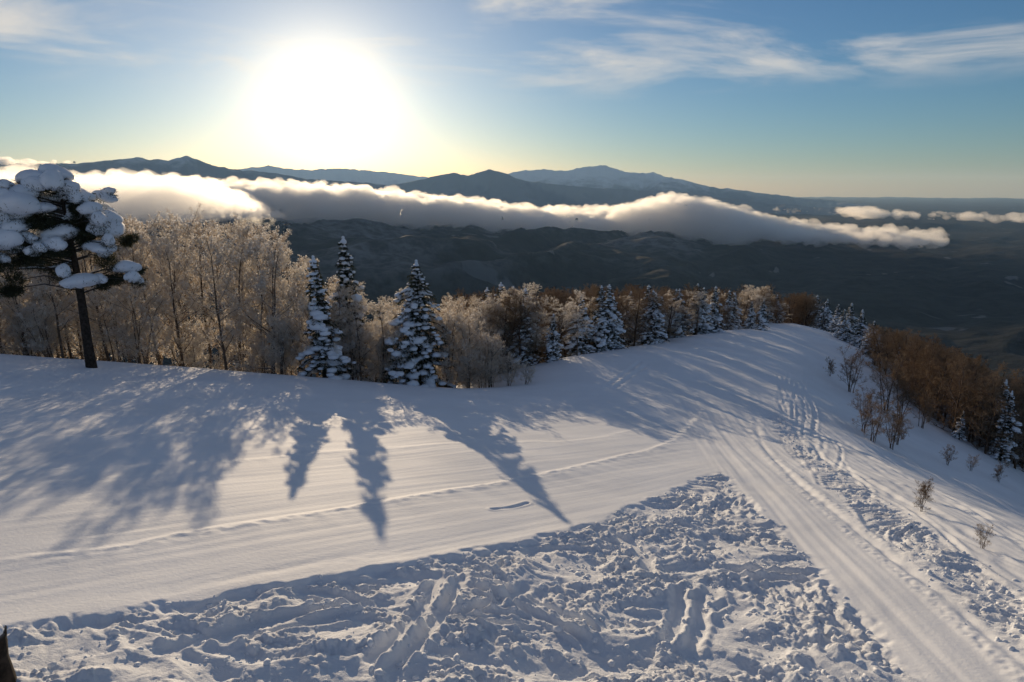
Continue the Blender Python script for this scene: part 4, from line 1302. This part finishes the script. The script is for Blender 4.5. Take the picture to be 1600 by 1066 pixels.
# bare snow-lined bough reaching out below the crown
bough = np.array([pine_at(*p) for p in [(119, 405), (100, 415), (78, 420), (50, 419), (26, 421)]]) - pine_base
bough_object = add_object('bough', mesh34('pine_bough', *polytube(bough, np.array([0.06, 0.05, 0.04, 0.03, 0.02]), 6), BARK_PINE), pine)
bs = bough + np.array([0, 0, 0.05])
add_object('bough_snow', mesh34('pine_bough_snow', *polytube(bs, np.array([0.05, 0.055, 0.05, 0.04, 0.02]), 6), MAT_TREESNOW), bough_object)

# ------------------------------------------------------------------ broken trunk in the near corner
x, y = ray_ground(-18, 1072)
z = hz(x, y)
def near_at(px, py):
    a, e = px_dir(px, py)
    d = math.hypot(x, y)
    return np.array([d * math.sin(R(a)), d * math.cos(R(a)), CAM_Z + e * d]) - np.array([x, y, z])
snag = bpy.data.objects.new('tree_stump', None)
scene.collection.objects.link(snag); snag.location = (x, y, z)
tag(snag, 'dark broken tree trunk capped with snow in the near left corner', 'stump')
spts = np.array([near_at(-4, 1100), near_at(-7, 1060), near_at(-12, 1030), near_at(-14, 1005), near_at(-12, 990), near_at(-9, 983)])
srad = np.array([0.21, 0.165, 0.135, 0.135, 0.11, 0.05])
add_object('trunk', mesh34('stump_trunk', *polytube(spts, srad, 12), BARK_PINE), snag)
add_object('splinter', mesh34('stump_splinter', *polytube(np.array([near_at(-3, 1005), near_at(3, 992), near_at(9, 978)]), np.array([0.06, 0.045, 0.008]), 6), BARK_PINE), snag)
o = add_object('snow_cap', PILLOW_MESH[2], snag); o.location = tuple(near_at(-9, 984) + np.array([0, -0.05, 0])); o.scale = (0.15, 0.15, 0.10)
o = add_object('snow_cap', PILLOW_MESH[3], snag); o.location = tuple(near_at(-16, 1063) + np.array([0, -0.14, 0])); o.scale = (0.16, 0.12, 0.08)

# ------------------------------------------------------------------ loose clods of snow
g = np.random.default_rng(9)
pts = []
lx = np.array([p[0] for p in LUMPS]); ly = np.array([p[1] for p in LUMPS])
cand = np.column_stack([g.uniform(lx.min(), lx.max(), 16000), g.uniform(5.5, ly.max(), 16000)])
d = poly_sd(cand[:, 0], cand[:, 1], LUMPS)
dens = pnoise(cand[:, 0] * 0.9, cand[:, 1] * 0.9, 76) + 0.6 * pnoise(cand[:, 0] * 2.4, cand[:, 1] * 2.4, 77)
ok = (d < -0.02) & (dens > g.uniform(-0.5, 0.7, len(cand))) & (np.abs(cand[:, 0] / cand[:, 1]) < 1.0)
cand = cand[ok][:4200]
vline = np.array(VERGE)
q = g.uniform(0, len(vline) - 1.001, 900); i = q.astype(int); f = (q - i)[:, None]
vp = vline[i] * (1 - f) + vline[i + 1] * f + g.normal(0, 0.26, (900, 2))
cand = np.vstack([cand, vp])
hh = hill(cand[:, 0], cand[:, 1]) + relief(cand[:, 0], cand[:, 1])
rad = 0.012 + 0.042 * g.uniform(0, 1, len(cand)) ** 3.0
rad[4200:] *= 0.9
V, F = blobs(np.column_stack([cand, hh + rad * 0.1]), rad[:, None] * g.uniform(0.7, 1.5, (len(cand), 3)) * np.array([1.0, 1.0, 0.8]), ICO1, (1, 1, 1), 9, 0.3)
clods = add_object('snow_clods', mesh('snow_clods', V, F, MAT_SNOW))
tag(clods, 'loose clods of snow thrown over the churned ground', kind='stuff')
